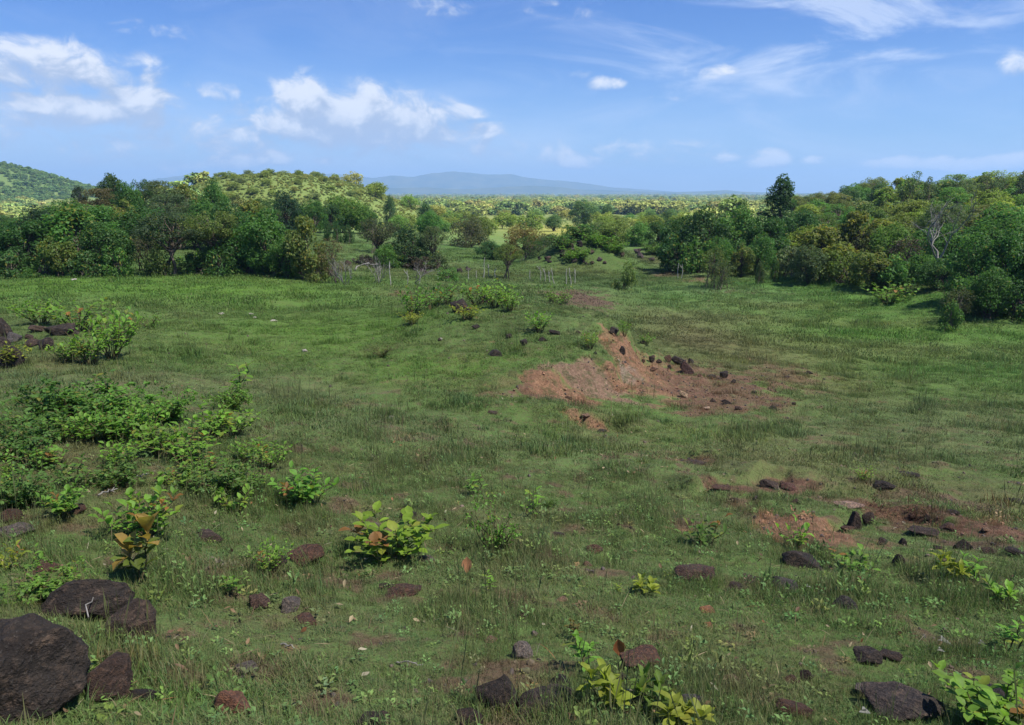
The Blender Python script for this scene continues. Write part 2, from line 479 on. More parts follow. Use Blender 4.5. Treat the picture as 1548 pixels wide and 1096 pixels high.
def ground_tone(x, y, n1, n2):
    """grass and soil colour, and how bare the soil is, at world points; n1, n2 are noise"""
    c = np.empty((len(x), 3))
    g1 = np.array((0.096, 0.152, 0.044))
    g2 = np.array((0.075, 0.142, 0.032))
    c[:] = g1 + (g2 - g1) * n1[:, None]
    dryn = smooth(.55, .78, n2)
    c += (np.array((0.140, 0.135, 0.058)) - c) * (dryn * .42)[:, None]
    r = np.hypot(x, y)
    far = smooth(130, 230, r)
    hillm = bump(x, y, -74, 262, 52, 62, 4)
    c += (np.array((0.100, 0.140, 0.036)) - c) * hillm[:, None]
    hill2 = bump(x, y, -530, 800, 150, 220, 4)
    far = far * (1 - hillm * .8) * (1 - hill2 * .9)
    c += (np.array((0.075, 0.125, 0.036)) - c) * hill2[:, None]
    c += (np.array((0.150, 0.180, 0.048)) - c) * (far * (.55 + .45 * n1))[:, None]
    bare = np.zeros(len(x))
    near = 1 - smooth(14, 34, r)
    fl = smooth(.60, .72, fbm(x * 2.6 + 13, y * 2.6 + 41, 4)) * near
    c += (np.array((0.135, 0.080, 0.055)) - c) * (fl * .8)[:, None]
    bare[:] = fl * .75
    edge = (fbm(x * 1.3 + 31, y * 1.3, 5) - .5) + (fbm(x * 5 + 3, y * 5 + 8, 3) - .5) * .6
    edge2 = (fbm(x * .25 + 3, y * .25 + 7, 3) - .5)
    for cx, cy, rx, ry, th, key, w in ZONES:
        R = max(rx, ry) * 2.6
        m = (np.abs(x - cx) < R) & (np.abs(y - cy) < R)
        if not m.any():
            continue
        dx, dy = x[m] - cx, y[m] - cy
        u = (dx * math.cos(th) - dy * math.sin(th)) / rx
        v = (dx * math.sin(th) + dy * math.cos(th)) / ry
        g = np.exp(-(u * u + v * v) * .9) * w
        b = key in BARE
        e = (edge[m] * 1.5 if b else edge[m] * .5 + edge2[m] * .6)
        f = smooth(.27, .42, g + e * .56) * min(1.0, w + .22) if b else np.clip(g + e * .5 * g, 0, 1)
        c[m] += (np.array(TONES[key]) - c[m]) * f[:, None]
        if b:
            bare[m] = np.maximum(bare[m], f)
        else:
            bare[m] *= 1 - f * .3
    return c, bare


def tone_at(x, y):
    n1 = fbm(x * .22 + 5, y * .22, 4)
    n1 = smooth(.3, .7, n1)
    n2 = fbm(x * .6 + 80, y * .6 + 11, 4)
    return ground_tone(x, y, n1, n2)


def set_color_attr(me, name, rgb, domain='POINT'):
    a = me.attributes.new(name, 'FLOAT_COLOR', domain)
    d = np.ones((len(rgb), 4), np.float32)
    d[:, :3] = rgb
    a.data.foreach_set('color', d.ravel())


def set_float_attr(me, name, v, domain='POINT'):
    a = me.attributes.new(name, 'FLOAT', domain)
    a.data.foreach_set('value', np.asarray(v, np.float32).ravel())


def mesh_np(name, verts, faces4=None, faces3=None, smooth_shade=False):
    me = bpy.data.meshes.new(name)
    verts = np.asarray(verts, np.float32)
    me.vertices.add(len(verts))
    me.vertices.foreach_set('co', verts.ravel())
    f4 = np.zeros((0, 4), np.int32) if faces4 is None else np.asarray(faces4, np.int32).reshape(-1, 4)
    f3 = np.zeros((0, 3), np.int32) if faces3 is None else np.asarray(faces3, np.int32).reshape(-1, 3)
    nl = f4.size + f3.size
    me.loops.add(nl)
    me.loops.foreach_set('vertex_index', np.concatenate([f4.ravel(), f3.ravel()]))
    me.polygons.add(len(f4) + len(f3))
    st = np.concatenate([np.arange(len(f4)) * 4, f4.size + np.arange(len(f3)) * 3]).astype(np.int32)
    me.polygons.foreach_set('loop_start', st)
    if smooth_shade:
        me.polygons.foreach_set('use_smooth', np.ones(len(st), bool))
    me.update(calc_edges=True)
    me.validate()
    return me


def link(name, me, parent=None):
    o = bpy.data.objects.new(name, me)
    COL.objects.link(o)
    if parent is not None:
        o.parent = parent
    return o


def mat(name):
    m = bpy.data.materials.new(name)
    m.use_nodes = True
    nt = NT(m.node_tree)
    nt.n.clear()
    out = nt.new('ShaderNodeOutputMaterial')
    return m, nt, out


# ------------------------------------------------------------------ ground sheet
rr = np.concatenate([np.geomspace(.25, 2.6, 10)[:-1], np.geomspace(2.6, 85, 560)[:-1], np.geomspace(85, 10800, 220)])
tt = np.concatenate([np.linspace(-180, -62, 50)[:-1], np.linspace(-62, -38, 90)[:-1], np.linspace(-38, 38, 580)[:-1], np.linspace(38, 62, 90)[:-1], np.linspace(62, 180, 50)[:-1]]) * math.pi / 180
R_, T_ = np.meshgrid(rr, tt, indexing='ij')
gx, gy = (R_ * np.sin(T_)).ravel(), (R_ * np.cos(T_)).ravel()
gz = HEIGHT(gx, gy)
nr, ntt = len(rr), len(tt)
ii, jj = np.meshgrid(np.arange(nr - 1), np.arange(ntt), indexing='ij')
jn = (jj + 1) % ntt
fq = np.stack([ii * ntt + jj, ii * ntt + jn, (ii + 1) * ntt + jn, (ii + 1) * ntt + jj], -1).reshape(-1, 4)[:, ::-1]
nv0 = len(gx)
V = np.concatenate([np.stack([gx, gy, gz], -1), [[0, 0, float(HEIGHT(np.array([0.0]), np.array([0.05]))[0])]]])
f3 = np.stack([np.full(ntt, nv0), np.arange(ntt), (np.arange(ntt) + 1) % ntt], -1)[:, ::-1]
gme = mesh_np('ground', V, fq, f3, True)
gcol, gbare = tone_at(np.append(gx, 0), np.append(gy, 0))
set_color_attr(gme, 'tone', gcol)
set_float_attr(gme, 'bare', gbare)
ground = link('ground', gme)
ground['kind'] = 'structure'
ground['label'] = 'rolling grassy ground with patches of bare red soil'

m, nt, out = mat('turf and soil')
bs = nt.new('ShaderNodeBsdfPrincipled')
bs.inputs['Roughness'].default_value = .95
bs.inputs['Specular IOR Level'].default_value = .12
geo = nt.new('ShaderNodeNewGeometry')
P = geo.outputs['Position']
at = nt.new('ShaderNodeAttribute', attribute_name='tone')
ab = nt.new('ShaderNodeAttribute', attribute_name='bare')
fine = nt.noise(P, 9.0, 8, .7)
med = nt.noise(P, 1.6, 6, .65)
big = nt.noise(P, .25, 4, .6)
grit = nt.noise(P, 38.0, 4, .7)
turf = nt.mix(nt.ramp(fine, .40, .75), at.outputs['Color'], (.10, .085, .042))
turf = nt.mix(nt.math('MULTIPLY', nt.ramp(med, .45, .7), .35), turf, (.055, .05, .03))
turf = nt.mix(nt.math('MULTIPLY', nt.ramp(nt.noise(P, 4.0, 6, .7), .5, .72), .4), turf, (.12, .13, .05))
dist_ = nt.new('ShaderNodeVectorMath', operation='LENGTH')
nt.l.new(P, dist_.inputs[0])
farf = nt.ramp(dist_.outputs['Value'], 12, 70)
farcol = nt.mix(nt.math('MULTIPLY', nt.ramp(med, .4, .7), .45), at.outputs['Color'], nt.mix(.6, at.outputs['Color'], (.10, .09, .045)))
farcol = nt.mix(nt.math('MULTIPLY', nt.ramp(big, .45, .65), .4), farcol, nt.mix(.6, farcol, (.05, .09, .02)))
turf = nt.mix(farf, turf, farcol)
soil = nt.mix(nt.ramp(fine, .3, .7), nt.mix(.55, at.outputs['Color'], (.09, .05, .035)), nt.mix(.25, at.outputs['Color'], (.45, .30, .2)))
soil = nt.mix(nt.math('MULTIPLY', nt.ramp(grit, .52, .66), .6), soil, (.10, .06, .045))
soil = nt.mix(nt.math('MULTIPLY', nt.ramp(nt.noise(P, 4.0, 7, .75), .47, .62), .62), soil, (.085, .105, .042))
nt.l.new(nt.mix(ab.outputs['Fac'], turf, soil), bs.inputs['Base Color'])
bp = nt.new('ShaderNodeBump')
bp.inputs['Strength'].default_value = .9
bp.inputs['Distance'].default_value = .06
nt.l.new(nt.math('ADD', nt.math('MULTIPLY', fine, 1.0), nt.math('MULTIPLY', grit, .35)), bp.inputs['Height'])
bp2 = nt.new('ShaderNodeBump')
bp2.inputs['Strength'].default_value = .28
bp2.inputs['Distance'].default_value = .5
nt.l.new(nt.noise(P, .9, 6, .65), bp2.inputs['Height'])
bp3 = nt.new('ShaderNodeBump')
bp3.inputs['Distance'].default_value = .30
nt.l.new(nt.math('MULTIPLY', ab.outputs['Fac'], .9), bp3.inputs['Strength'])
nt.l.new(nt.noise(P, 2.6, 9, .72, .6), bp3.inputs['Height'])
nt.l.new(bp.outputs[0], bp3.inputs['Normal'])
nt.l.new(bp3.outputs[0], bp2.inputs['Normal'])
nt.l.new(bp2.outputs[0], bs.inputs['Normal'])
nt.l.new(bs.outputs[0], out.inputs['Surface'])
gme.materials.append(m)

# ------------------------------------------------------------------ distant mountains
def range_mesh(name, Y, profile, depth, seed):
    """a ridge: profile is (px, py) of its skyline"""
    px = np.linspace(profile[0][0], profile[-1][0], 260)
    py = np.interp(px, [p[0] for p in profile], [p[1] for p in profile])
    X = (px - 774) / F * Y
    top = (293.5 - py) / F * Y + EYE
    vs, rows = [], 26
    for k in range(rows):
        t = k / (rows - 1) * 2 - 1                  # -1 near foot, 0 crest, 1 far foot
        prof = (1 - abs(t)) ** 1.25
        rid = fbm(X / Y * 55 + seed, np.full_like(X, t * 2.2 + seed), 5) - .5
        z = -12 + (top + 12) * np.clip(prof * (1 + rid * 1.1 * (1 - prof)), 0, None) + (fbm(X / Y * 160 + seed, np.full_like(X, t * 6.), 3) - .5) * top * .05
        vs.append(np.stack([X, np.full_like(X, Y) + t * depth + (rid * depth * .35), z], -1))
    n = len(px)
    i, j = np.meshgrid(np.arange(rows - 1), np.arange(n - 1), indexing='ij')
    f = np.stack([i * n + j, i * n + j + 1, (i + 1) * n + j + 1, (i + 1) * n + j], -1).reshape(-1, 4)
    return mesh_np(name, np.concatenate(vs), f, None, True)


mm, nt, out = mat('forested mountain')
bs = nt.new('ShaderNodeBsdfPrincipled')
bs.inputs['Roughness'].default_value = .95
bs.inputs['Specular IOR Level'].default_value = .05
g = nt.new('ShaderNodeNewGeometry')
nn = nt.noise(g.outputs['Position'], .006, 7, .65)
nt.l.new(nt.mix(nt.ramp(nn, .35, .65), (.035, .06, .025), (.09, .10, .04)), bs.inputs['Base Color'])
nt.l.new(bs.outputs[0], out.inputs['Surface'])
for nm, Y, prof, dep, sd, lab in (
    ('mountain_range', 9000, [(180, 286), (240, 272), (300, 264), (340, 270), (380, 266), (430, 270), (480, 265), (510, 262), (545, 266), (570, 269), (600, 265), (630, 267), (655, 262), (690, 259), (715, 261), (740, 264), (770, 263), (800, 269), (830, 272), (870, 275), (920, 283), (980, 287), (1040, 292)], 1000, 3.1, 'far blue mountain range on the horizon'),
    ('foothills', 6800, [(420, 290), (480, 284), (540, 280), (600, 284), (650, 283), (700, 286), (750, 283), (800, 280.5), (840, 282), (870, 286), (930, 288), (1000, 290.5), (1060, 289), (1090, 287), (1120, 290), (1180, 291.5), (1320, 292)], 700, 8.7, 'low darker blue foothills before the mountains'),
):
    o = link(nm, range_mesh(nm, Y, prof, dep, sd))
    o.data.materials.append(mm)
    o['kind'] = 'structure'
    o['label'] = lab

# ------------------------------------------------------------------ haze, and the cloud whose shade lies on the near meadow
hz = bpy.data.meshes.new('haze')
bm = bmesh.new()
bmesh.ops.create_cube(bm, size=1)
bmesh.ops.scale(bm, vec=(24000, 24000, 345), verts=bm.verts)
bmesh.ops.translate(bm, vec=(0, 0, 162.5), verts=bm.verts)
bm.to_mesh(hz)
bm.free()
haze = link('haze', hz)
haze['kind'] = 'stuff'
haze['label'] = 'thin blue haze in the air over the plain'
hm, nt, out = mat('haze')
pv = nt.new('ShaderNodeVolumePrincipled')
pv.inputs['Color'].default_value = (.38, .63, 1.0, 1)
pv.inputs['Density'].default_value = 1.7e-4
pv.inputs['Anisotropy'].default_value = .1
nt.l.new(pv.outputs[0], out.inputs['Volume'])
hz.materials.append(hm)


def ico(sub, name='rock'):
    bm = bmesh.new()
    bmesh.ops.create_icosphere(bm, subdivisions=sub, radius=1)
    v = np.array([p.co[:] for p in bm.verts])
    f = np.array([[q.index for q in p.verts] for p in bm.faces])
    bm.free()
    return v, f


v, f = ico(5)
CLOUD_Z = 1500.0
cc = np.array((-31, 38, 0)) + np.array(to_sun) / to_sun.z * CLOUD_Z
lump = 1 + (fbm(v[:, 0] * 1.7 + 4, v[:, 1] * 1.7 + v[:, 2] * 1.3, 5) - .5) * .75
v = v * lump[:, None] * np.array((86, 94, 30))
v[:, 2] = np.where(v[:, 2] < 0, v[:, 2] * .4, v[:, 2])
cme = mesh_np('cloud', v + cc, None, f, True)
cloud = link('cloud', cme)
cloud['kind'] = 'structure'
cloud['label'] = 'thin white cloud overhead shading the near meadow'
cm, nt, out = mat('thin cloud')
tr = nt.new('ShaderNodeBsdfTransparent')
tr.inputs[0].default_value = (1, 1, 1, 1)
df = nt.new('ShaderNodeBsdfTranslucent')
df.inputs[0].default_value = (.9, .9, .9, 1)
mx = nt.new('ShaderNodeMixShader')
mx.inputs[0].default_value = .19
nt.l.new(tr.outputs[0], mx.inputs[1])
nt.l.new(df.outputs[0], mx.inputs[2])
nt.l.new(mx.outputs[0], out.inputs['Surface'])
cme.materials.append(cm)


# ------------------------------------------------------------------ materials of living and loose things
def leaf_material(name, rough=.55, trans=.48):
    m, nt, out = mat(name)
    oi = nt.new('ShaderNodeObjectInfo')
    t = nt.new('ShaderNodeAttribute', attribute_name='tint')
    yl = nt.new('ShaderNodeAttribute', attribute_name='turn')
    c = nt.mix(1.0, oi.outputs['Color'], nt.comb(t.outputs['Fac'], t.outputs['Fac'], t.outputs['Fac']), 'MULTIPLY')
    c = nt.mix(yl.outputs['Fac'], c, (.30, .25, .045))
    lg = nt.new('ShaderNodeNewGeometry')
    blot = nt.noise(lg.outputs['Position'], 24.0, 4, .65)
    c = nt.mix(nt.math('MULTIPLY', nt.ramp(blot, .38, .66), .5), c, nt.mix(1.0, c, (.62, .66, .55), 'MULTIPLY'))
    bs = nt.new('ShaderNodeBsdfPrincipled')
    bs.inputs['Roughness'].default_value = rough
    bs.inputs['Specular IOR Level'].default_value = .25
    nt.l.new(c, bs.inputs['Base Color'])
    tb = nt.new('ShaderNodeBsdfTranslucent')
    nt.l.new(nt.mix(.5, c, nt.mix(1.0, c, (1.3, 1.5, .5), 'MULTIPLY')), tb.inputs['Color'])
    mx = nt.new('ShaderNodeMixShader')
    mx.inputs[0].default_value = trans
    nt.l.new(bs.outputs[0], mx.inputs[1])
    nt.l.new(tb.outputs[0], mx.inputs[2])
    nt.l.new(mx.outputs[0], out.inputs['Surface'])
    return m


LEAF = leaf_material('foliage')


def bark_material(name, a, b):
    m, nt, out = mat(name)
    bs = nt.new('ShaderNodeBsdfPrincipled')
    bs.inputs['Roughness'].default_value = .9
    bs.inputs['Specular IOR Level'].default_value = .15
    co = nt.new('ShaderNodeTexCoord')
    n = nt.noise(co.outputs['Object'], 6, 6, .7)
    nt.l.new(nt.mix(nt.ramp(n, .35, .65), a, b), bs.inputs['Base Color'])
    nt.l.new(bs.outputs[0], out.inputs['Surface'])
    return m


BARK = bark_material('grey brown bark', (.055, .042, .032), (.14, .115, .09))
PALE_WOOD = bark_material('weathered pale wood', (.22, .205, .18), (.40, .38, .34))
GREEN_STEM = bark_material('green brown stem', (.075, .075, .03), (.13, .09, .05))

ROCK, nt, out = mat('dark lava rock')
bs = nt.new('ShaderNodeBsdfPrincipled')
bs.inputs['Roughness'].default_value = .88
bs.inputs['Specular IOR Level'].default_value = .3
co = nt.new('ShaderNodeTexCoord')
oi = nt.new('ShaderNodeObjectInfo')
ov = nt.new('ShaderNodeVectorMath', operation='ADD')
nt.l.new(co.outputs['Object'], ov.inputs[0])
nt.l.new(nt.math('MULTIPLY', oi.outputs['Random'], 40.0), ov.inputs[1])
P = ov.outputs[0]
n1 = nt.noise(P, 1.8, 8, .7)
n2 = nt.noise(P, 5.0, 6, .62)
n3 = nt.noise(P, 19.0, 4, .6)
c = nt.mix(nt.ramp(n1, .35, .65), nt.mix(1.0, oi.outputs['Color'], (.55, .5, .48), 'MULTIPLY'), oi.outputs['Color'])
c = nt.mix(nt.math('MULTIPLY', nt.ramp(n2, .46, .64), .75), c, nt.mix(1.0, oi.outputs['Color'], (2.0, 1.75, 1.5), 'MULTIPLY'))
c = nt.mix(nt.math('MULTIPLY', nt.ramp(n3, .58, .70), .25), c, (.16, .145, .125))
c = nt.mix(nt.math('MULTIPLY', nt.ramp(nt.noise(P, 2.6, 7, .7), .54, .68), .6), c, (.17, .115, .080))
nt.l.new(c, bs.inputs['Base Color'])
b1 = nt.new('ShaderNodeBump')
b1.inputs['Strength'].default_value = 1.0
b1.inputs['Distance'].default_value = .07
nt.l.new(nt.math('ADD', n2, nt.math('MULTIPLY', n3, .4)), b1.inputs['Height'])
nt.l.new(b1.outputs[0], bs.inputs['Normal'])
nt.l.new(bs.outputs[0], out.inputs['Surface'])

# ------------------------------------------------------------------ mesh builders


class Tubes:
    """tapered limbs joined into one mesh"""
    def __init__(self, sides=6):
        self.v, self.f, self.s, self.n = [], [], sides, 0

    def add(self, pts, radii):
        pts = np.asarray(pts, float)
        k = len(pts)
        s = self.s
        tang = np.gradient(pts, axis=0)
        tang /= np.linalg.norm(tang, axis=1)[:, None] + 1e-9
        ref = np.array([.31, .93, .2])
        a = np.cross(tang, ref)
        a /= np.linalg.norm(a, axis=1)[:, None] + 1e-9
        b = np.cross(tang, a)
        an = np.arange(s) / s * 2 * math.pi
        ring = pts[:, None, :] + np.asarray(radii)[:, None, None] * (np.cos(an)[None, :, None] * a[:, None, :] + np.sin(an)[None, :, None] * b[:, None, :])
        self.v.append(ring.reshape(-1, 3))
        i, j = np.meshgrid(np.arange(k - 1), np.arange(s), indexing='ij')
        jn = (j + 1) % s
        self.f.append((np.stack([i * s + j, i * s + jn, (i + 1) * s + jn, (i + 1) * s + j], -1).reshape(-1, 4)) + self.n)
        self.n += k * s

    def mesh(self, name, material):
        me = mesh_np(name, np.concatenate(self.v), np.concatenate(self.f), None, True)
        me.materials.append(material)
        return me


def bent(a, b, k, wob, R):
    """a wobbling line from a to b"""
    t = np.linspace(0, 1, k)[:, None]
    p = np.asarray(a) * (1 - t) + np.asarray(b) * t
    L = np.linalg.norm(np.asarray(b) - np.asarray(a))
    o = R.normal(0, 1, (k, 3)) * wob * L
    o[0] = 0
    o[-1] = 0
    p += o
    p[:, 2] += np.sin(t[:, 0] * math.pi) * L * .05
    return p


def unit(v):
    return v / (np.linalg.norm(v, axis=-1, keepdims=True) + 1e-9)


def leaf_quads(c, nrm, L, Wd, R, hang=.3):
    """diamond leaves at points c with normals nrm"""
    n = len(c)
    d = R.normal(0, 1, (n, 3))
    d[:, 2] -= hang
    t = unit(d - nrm * (d * nrm).sum(1)[:, None])
    s = np.cross(nrm, t)
    L = np.broadcast_to(L, (n,))[:, None]
    Wd = np.broadcast_to(Wd, (n,))[:, None]
    q = np.stack([c - t * L * .5, c + s * Wd * .5 - t * L * .05 + nrm * L * .06, c + t * L * .5 - nrm * L * .10, c - s * Wd * .5 - t * L * .05 + nrm * L * .06], 1)
    return q.reshape(-1, 3), np.arange(n * 4).reshape(n, 4)


def crown_tree(name, seed, Hh=5.0, Wr=2.2, base=.9, blobs=34, blob_r=(.45, .85), leaves=5200, leaf=(.20, .10), shape='dome', stems=2, turn=.06, gap=.12, lean=0.0, fine=0.0, trunk_r=.11, skirt=0.0):
    """trunk with limbs, and a crown of leaves gathered in clumps of uneven size; returns (trunk mesh, crown mesh)"""
    R = np.random.default_rng(seed)
    cs, rs = [], []
    cz = (Hh + base) / 2
    hz_ = (Hh - base) / 2
    for i in range(blobs):
        d = unit(R.normal(0, 1, 3))
        rad = R.uniform(.35, .92) ** .6
        if shape == 'dome':
            p = np.array([d[0] * Wr * rad * .85, d[1] * Wr * rad * .85, cz + d[2] * hz_ * rad * .85])
            if d[2] < 0:
                p[:2] *= .35 + .65 / max(.45, math.hypot(d[0], d[1]))
            k = 1 - .35 * smooth(.2, 1, (p[2] - cz) / hz_) - skirt * smooth(0, 1, (cz - p[2]) / hz_)
            p[:2] *= k
        elif shape == 'flat':
            p = np.array([d[0] * Wr * rad * .95, d[1] * Wr * rad * .95, cz + (.25 + .5 * d[2]) * hz_])
            k = smooth(base, base + hz_ * .9, p[2])
            p[:2] *= .35 + .65 * k
            p[2] += .25 * hz_ * (1 - (np.hypot(p[0], p[1]) / Wr) ** 2)
        elif shape == 'cone':
            z = base + (Hh - base) * R.uniform(0, 1) ** 1.15
            k = (1 - ((z - base) / (Hh - base)) ** 1.6) * .9 + .10
            p = np.array([d[0] * Wr * k * rad, d[1] * Wr * k * rad, z])
        elif shape == 'layer':
            z = base + (Hh - base) * (int(R.integers(0, 4)) + .5 + R.normal(0, .2)) / 4
            k = .75 + .35 * math.sin((z - base) / (Hh - base) * math.pi)
            p = np.array([d[0] * Wr * k * rad, d[1] * Wr * k * rad, z])
        else:                                       # 'mound': touches the ground all round
            p = np.array([d[0] * Wr * rad, d[1] * Wr * rad, abs(d[2]) * rad * Hh * .86 + .1])
        p[0] += lean * (p[2] / Hh)
        cs.append(p)
        rs.append(R.uniform(*blob_r))
    cs, rs = np.array(cs), np.array(rs)
    w = rs ** 2
    cnt = np.maximum(8, (leaves * w / w.sum()).astype(int))
    C, N, T, Y = [], [], [], []
    for b in range(blobs):
        n = cnt[b]
        d = unit(R.normal(0, 1, (n, 3)) + np.array([0, 0, .35]))
        flat = .62 if shape in ('flat', 'layer') else .85
        ph = R.uniform(0, 9)
        rr_ = rs[b] * (.62 + .5 * R.random(n) ** .7) * (.8 + .4 * vnoise(d[:, 0] * 2.5 + ph, d[:, 1] * 2.5 + d[:, 2] * 2 + ph))
        p = cs[b] + d * rr_[:, None] * np.array([1, 1, flat])
        keep = vnoise(d[:, 0] * 3.2 + ph * 3, d[:, 2] * 3.2 + d[:, 1] * 3 + ph) > gap * R.uniform(.3, 2.2)
        C.append(p[keep])
        N.append(unit(d[keep] * .6 + R.normal(0, .55, (keep.sum(), 3)) + np.array([0, 0, .45])))
        T.append(np.full(keep.sum(), R.uniform(.84, 1.18)) * R.uniform(.72, 1.32, keep.sum()))
        yb = turn * R.uniform(0, 2.4)
        Y.append(np.where(R.random(keep.sum()) < yb, R.uniform(.25, .95, keep.sum()), 0))
    C, N, T, Y = np.concatenate(C), np.concatenate(N), np.concatenate(T), np.concatenate(Y)
    ok = C[:, 2] > .03
    C, N, T, Y = C[ok], N[ok], T[ok], Y[ok]
    s = R.uniform(.6, 1.35, len(C))
    vv, ff = leaf_quads(C, N, leaf[0] * s, leaf[1] * s, R)
    cr = mesh_np(name + ' crown', vv, ff)
    set_float_attr(cr, 'tint', T, 'FACE')
    set_float_attr(cr, 'turn', Y, 'FACE')
    cr.materials.append(LEAF)
    tb = Tubes(6)
    order = np.argsort(-cs[:, 2])
    per = np.array_split(R.permutation(len(cs)), stems)
    for k in range(stems):
        a0 = np.array([R.normal(0, .12 * stems), R.normal(0, .12 * stems), -.25])
        top = cs[per[k]].mean(0)
        top[2] = cz + hz_ * .35
        tr = bent(a0, top, 7, .035, R)
        r0 = trunk_r * R.uniform(.75, 1.1)
        tb.add(tr, np.linspace(r0, r0 * .35, 7))
        for b in per[k][:14]:
            q = cs[b]
            t = np.clip((q[2] - .25 * hz_) / max(top[2], .1) * .7, .15, .92)
            a = tr[0] * (1 - t) + tr[-1] * t
            ia = min(5, int(t * 6))
            a = tr[ia] + (tr[ia + 1] - tr[ia]) * (t * 6 - ia)
            tb.add(bent(a, q, 5, .06, R), np.linspace(r0 * .42, r0 * .09, 5))
    return tb.mesh(name + ' trunk', BARK), cr


def leaf_blades(specs, R, seg=4):
    """broad leaves: specs are (base, direction, up, length, width, curl, tint, turn); folded along the midrib"""
    V, Fq, T, Y = [], [], [], []
    prof = np.array([.10, .62, 1.0, .80, .06]) if seg == 4 else np.interp(np.linspace(0, 1, seg + 1), [0, .25, .55, .85, 1], [.1, .6, 1, .75, .05])
    n = 0
    for b, d, up, L, wd, curl, ti, tu in specs:
        d = np.asarray(d, float)
        d = d / np.linalg.norm(d)
        s = np.cross(d, up)
        s = s / (np.linalg.norm(s) + 1e-9)
        nn = np.cross(s, d)
        p = np.asarray(b, float)
        wav = R.uniform(-.15, .15)
        for k in range(seg + 1):
            t = k / seg
            ang = curl * t
            dd = d * math.cos(ang) - nn * math.sin(ang)
            n2 = nn * math.cos(ang) + d * math.sin(ang)
            if k:
                p = p + dd * L / seg
            h = wd * .5 * prof[k]
            lift = h * (.38 + .3 * math.sin(t * 9 + wav * 20) * .4)
            V += [p + s * h + n2 * lift, p, p - s * h + n2 * lift]
        for k in range(seg):
            o = n + k * 3
            Fq += [(o, o + 1, o + 4, o + 3), (o + 1, o + 2, o + 5, o + 4)]
            T += [ti * .94, ti * 1.06]
            Y += [tu, tu]
        n += 3 * (seg + 1)
    return np.array(V), np.array(Fq), np.array(T), np.array(Y)


def leaf_mesh(name, specs, R, seg=4):
    V, Fq, T, Y = leaf_blades(specs, R, seg)
    me = mesh_np(name, V, Fq, None, True)
    set_float_attr(me, 'tint', T, 'FACE')
    set_float_attr(me, 'turn', Y, 'FACE')
    me.materials.append(LEAF)
    return me


def broadleaf_plant(name, seed, stems=7, Hh=.42, spread=.42, leaves=(5, 8), L=(.10, .17), ratio=.5, young=2, rosette=False):
    """clump of short stems with big obovate leaves, the newest of them reddish; unit is metres, about .85 wide"""
    R = np.random.default_rng(seed)
    tb = Tubes(5)
    old, new = [], []
    for k in range(stems):
        az = k / stems * 2 * math.pi + R.normal(0, .4)
        out_ = (spread * R.uniform(.25, 1.0)) if stems > 1 else .03
        h = Hh * R.uniform(.6, 1.1)
        tip = np.array([math.cos(az) * out_, math.sin(az) * out_, h])
        st = bent((math.cos(az) * .03, math.sin(az) * .03, -.05), tip, 6, .04, R)
        tb.add(st, np.linspace(.008, .003, 6))
        nl = int(R.integers(*leaves))
        isnew = k < young
        for i in range(nl):
            t = .35 + .65 * (i + R.random() * .6) / nl if not rosette else .62 + .38 * i / nl
            t = min(t, 1.0)
            ia = min(4, int(t * 5))
            p = st[ia] + (st[ia + 1] - st[ia]) * (t * 5 - ia)
            a2 = i * 2.4 + R.normal(0, .35)
            el = R.uniform(.1, .65) + (.75 if t > .85 else .1)
            d = np.array([math.cos(a2) * math.cos(el), math.sin(a2) * math.cos(el), math.sin(el)])
            up = np.array([0, 0, 1.0]) + R.normal(0, .18, 3)
            if abs(d[2]) > .93:
                up = np.array([math.cos(a2), math.sin(a2), .2]) * -1
            LL = R.uniform(*L) * (.7 + .3 * t)
            (new if (isnew and t > .70) else old).append((p, d, up, LL, LL * ratio * R.uniform(.85, 1.15), R.uniform(.1, 1.0), R.uniform(.75, 1.3), 0 if R.random() > .12 else R.uniform(.2, .6)))
    return (tb.mesh(name + ' stem', GREEN_STEM), leaf_mesh(name + ' foliage', old, R), leaf_mesh(name + ' young', new, R) if new else None)


def twiggy_plant(name, seed, Hh=.5, spread=.38, boughs=16, twigs=6, per=7, L=(.03, .055), ratio=.55, gap=.2):
    """low woody shrub with many small leaves"""
    R = np.random.default_rng(seed)
    tb = Tubes(4)
    sp = []
    for k in range(boughs):
        az = R.uniform(0, 6.283)
        tip = np.array([math.cos(az) * spread * R.uniform(.2, 1), math.sin(az) * spread * R.uniform(.2, 1), Hh * R.uniform(.45, 1.1)])
        st = bent((R.normal(0, .03), R.normal(0, .03), -.04), tip, 6, .06, R)
        tb.add(st, np.linspace(.008, .0025, 6))
        bl = R.uniform(.8, 1.2)
        for j in range(twigs):
            i = int(R.integers(1, 6))
            a = st[i]
            q = a + unit(R.normal(0, 1, 3) + np.array([0, 0, .6])) * R.uniform(.05, .16)
            tb.add(bent(a, q, 3, .05, R), (.003, .002, .0012))
            for u in range(per):
                p = a + (q - a) * R.uniform(.2, 1.1)
                d = unit(R.normal(0, 1, 3) + np.array([0, 0, .25]))
                if R.random() < gap:
                    continue
                LL = R.uniform(*L)
                sp.append((p, d, np.array([0, 0, 1.]) + R.normal(0, .4, 3), LL, LL * ratio, R.uniform(.1, .7), bl * R.uniform(.7, 1.3), 0 if R.random() > .06 else R.uniform(.2, .7)))
    return tb.mesh(name + ' stem', GREEN_STEM), leaf_mesh(name + ' foliage', sp, R, 2), None


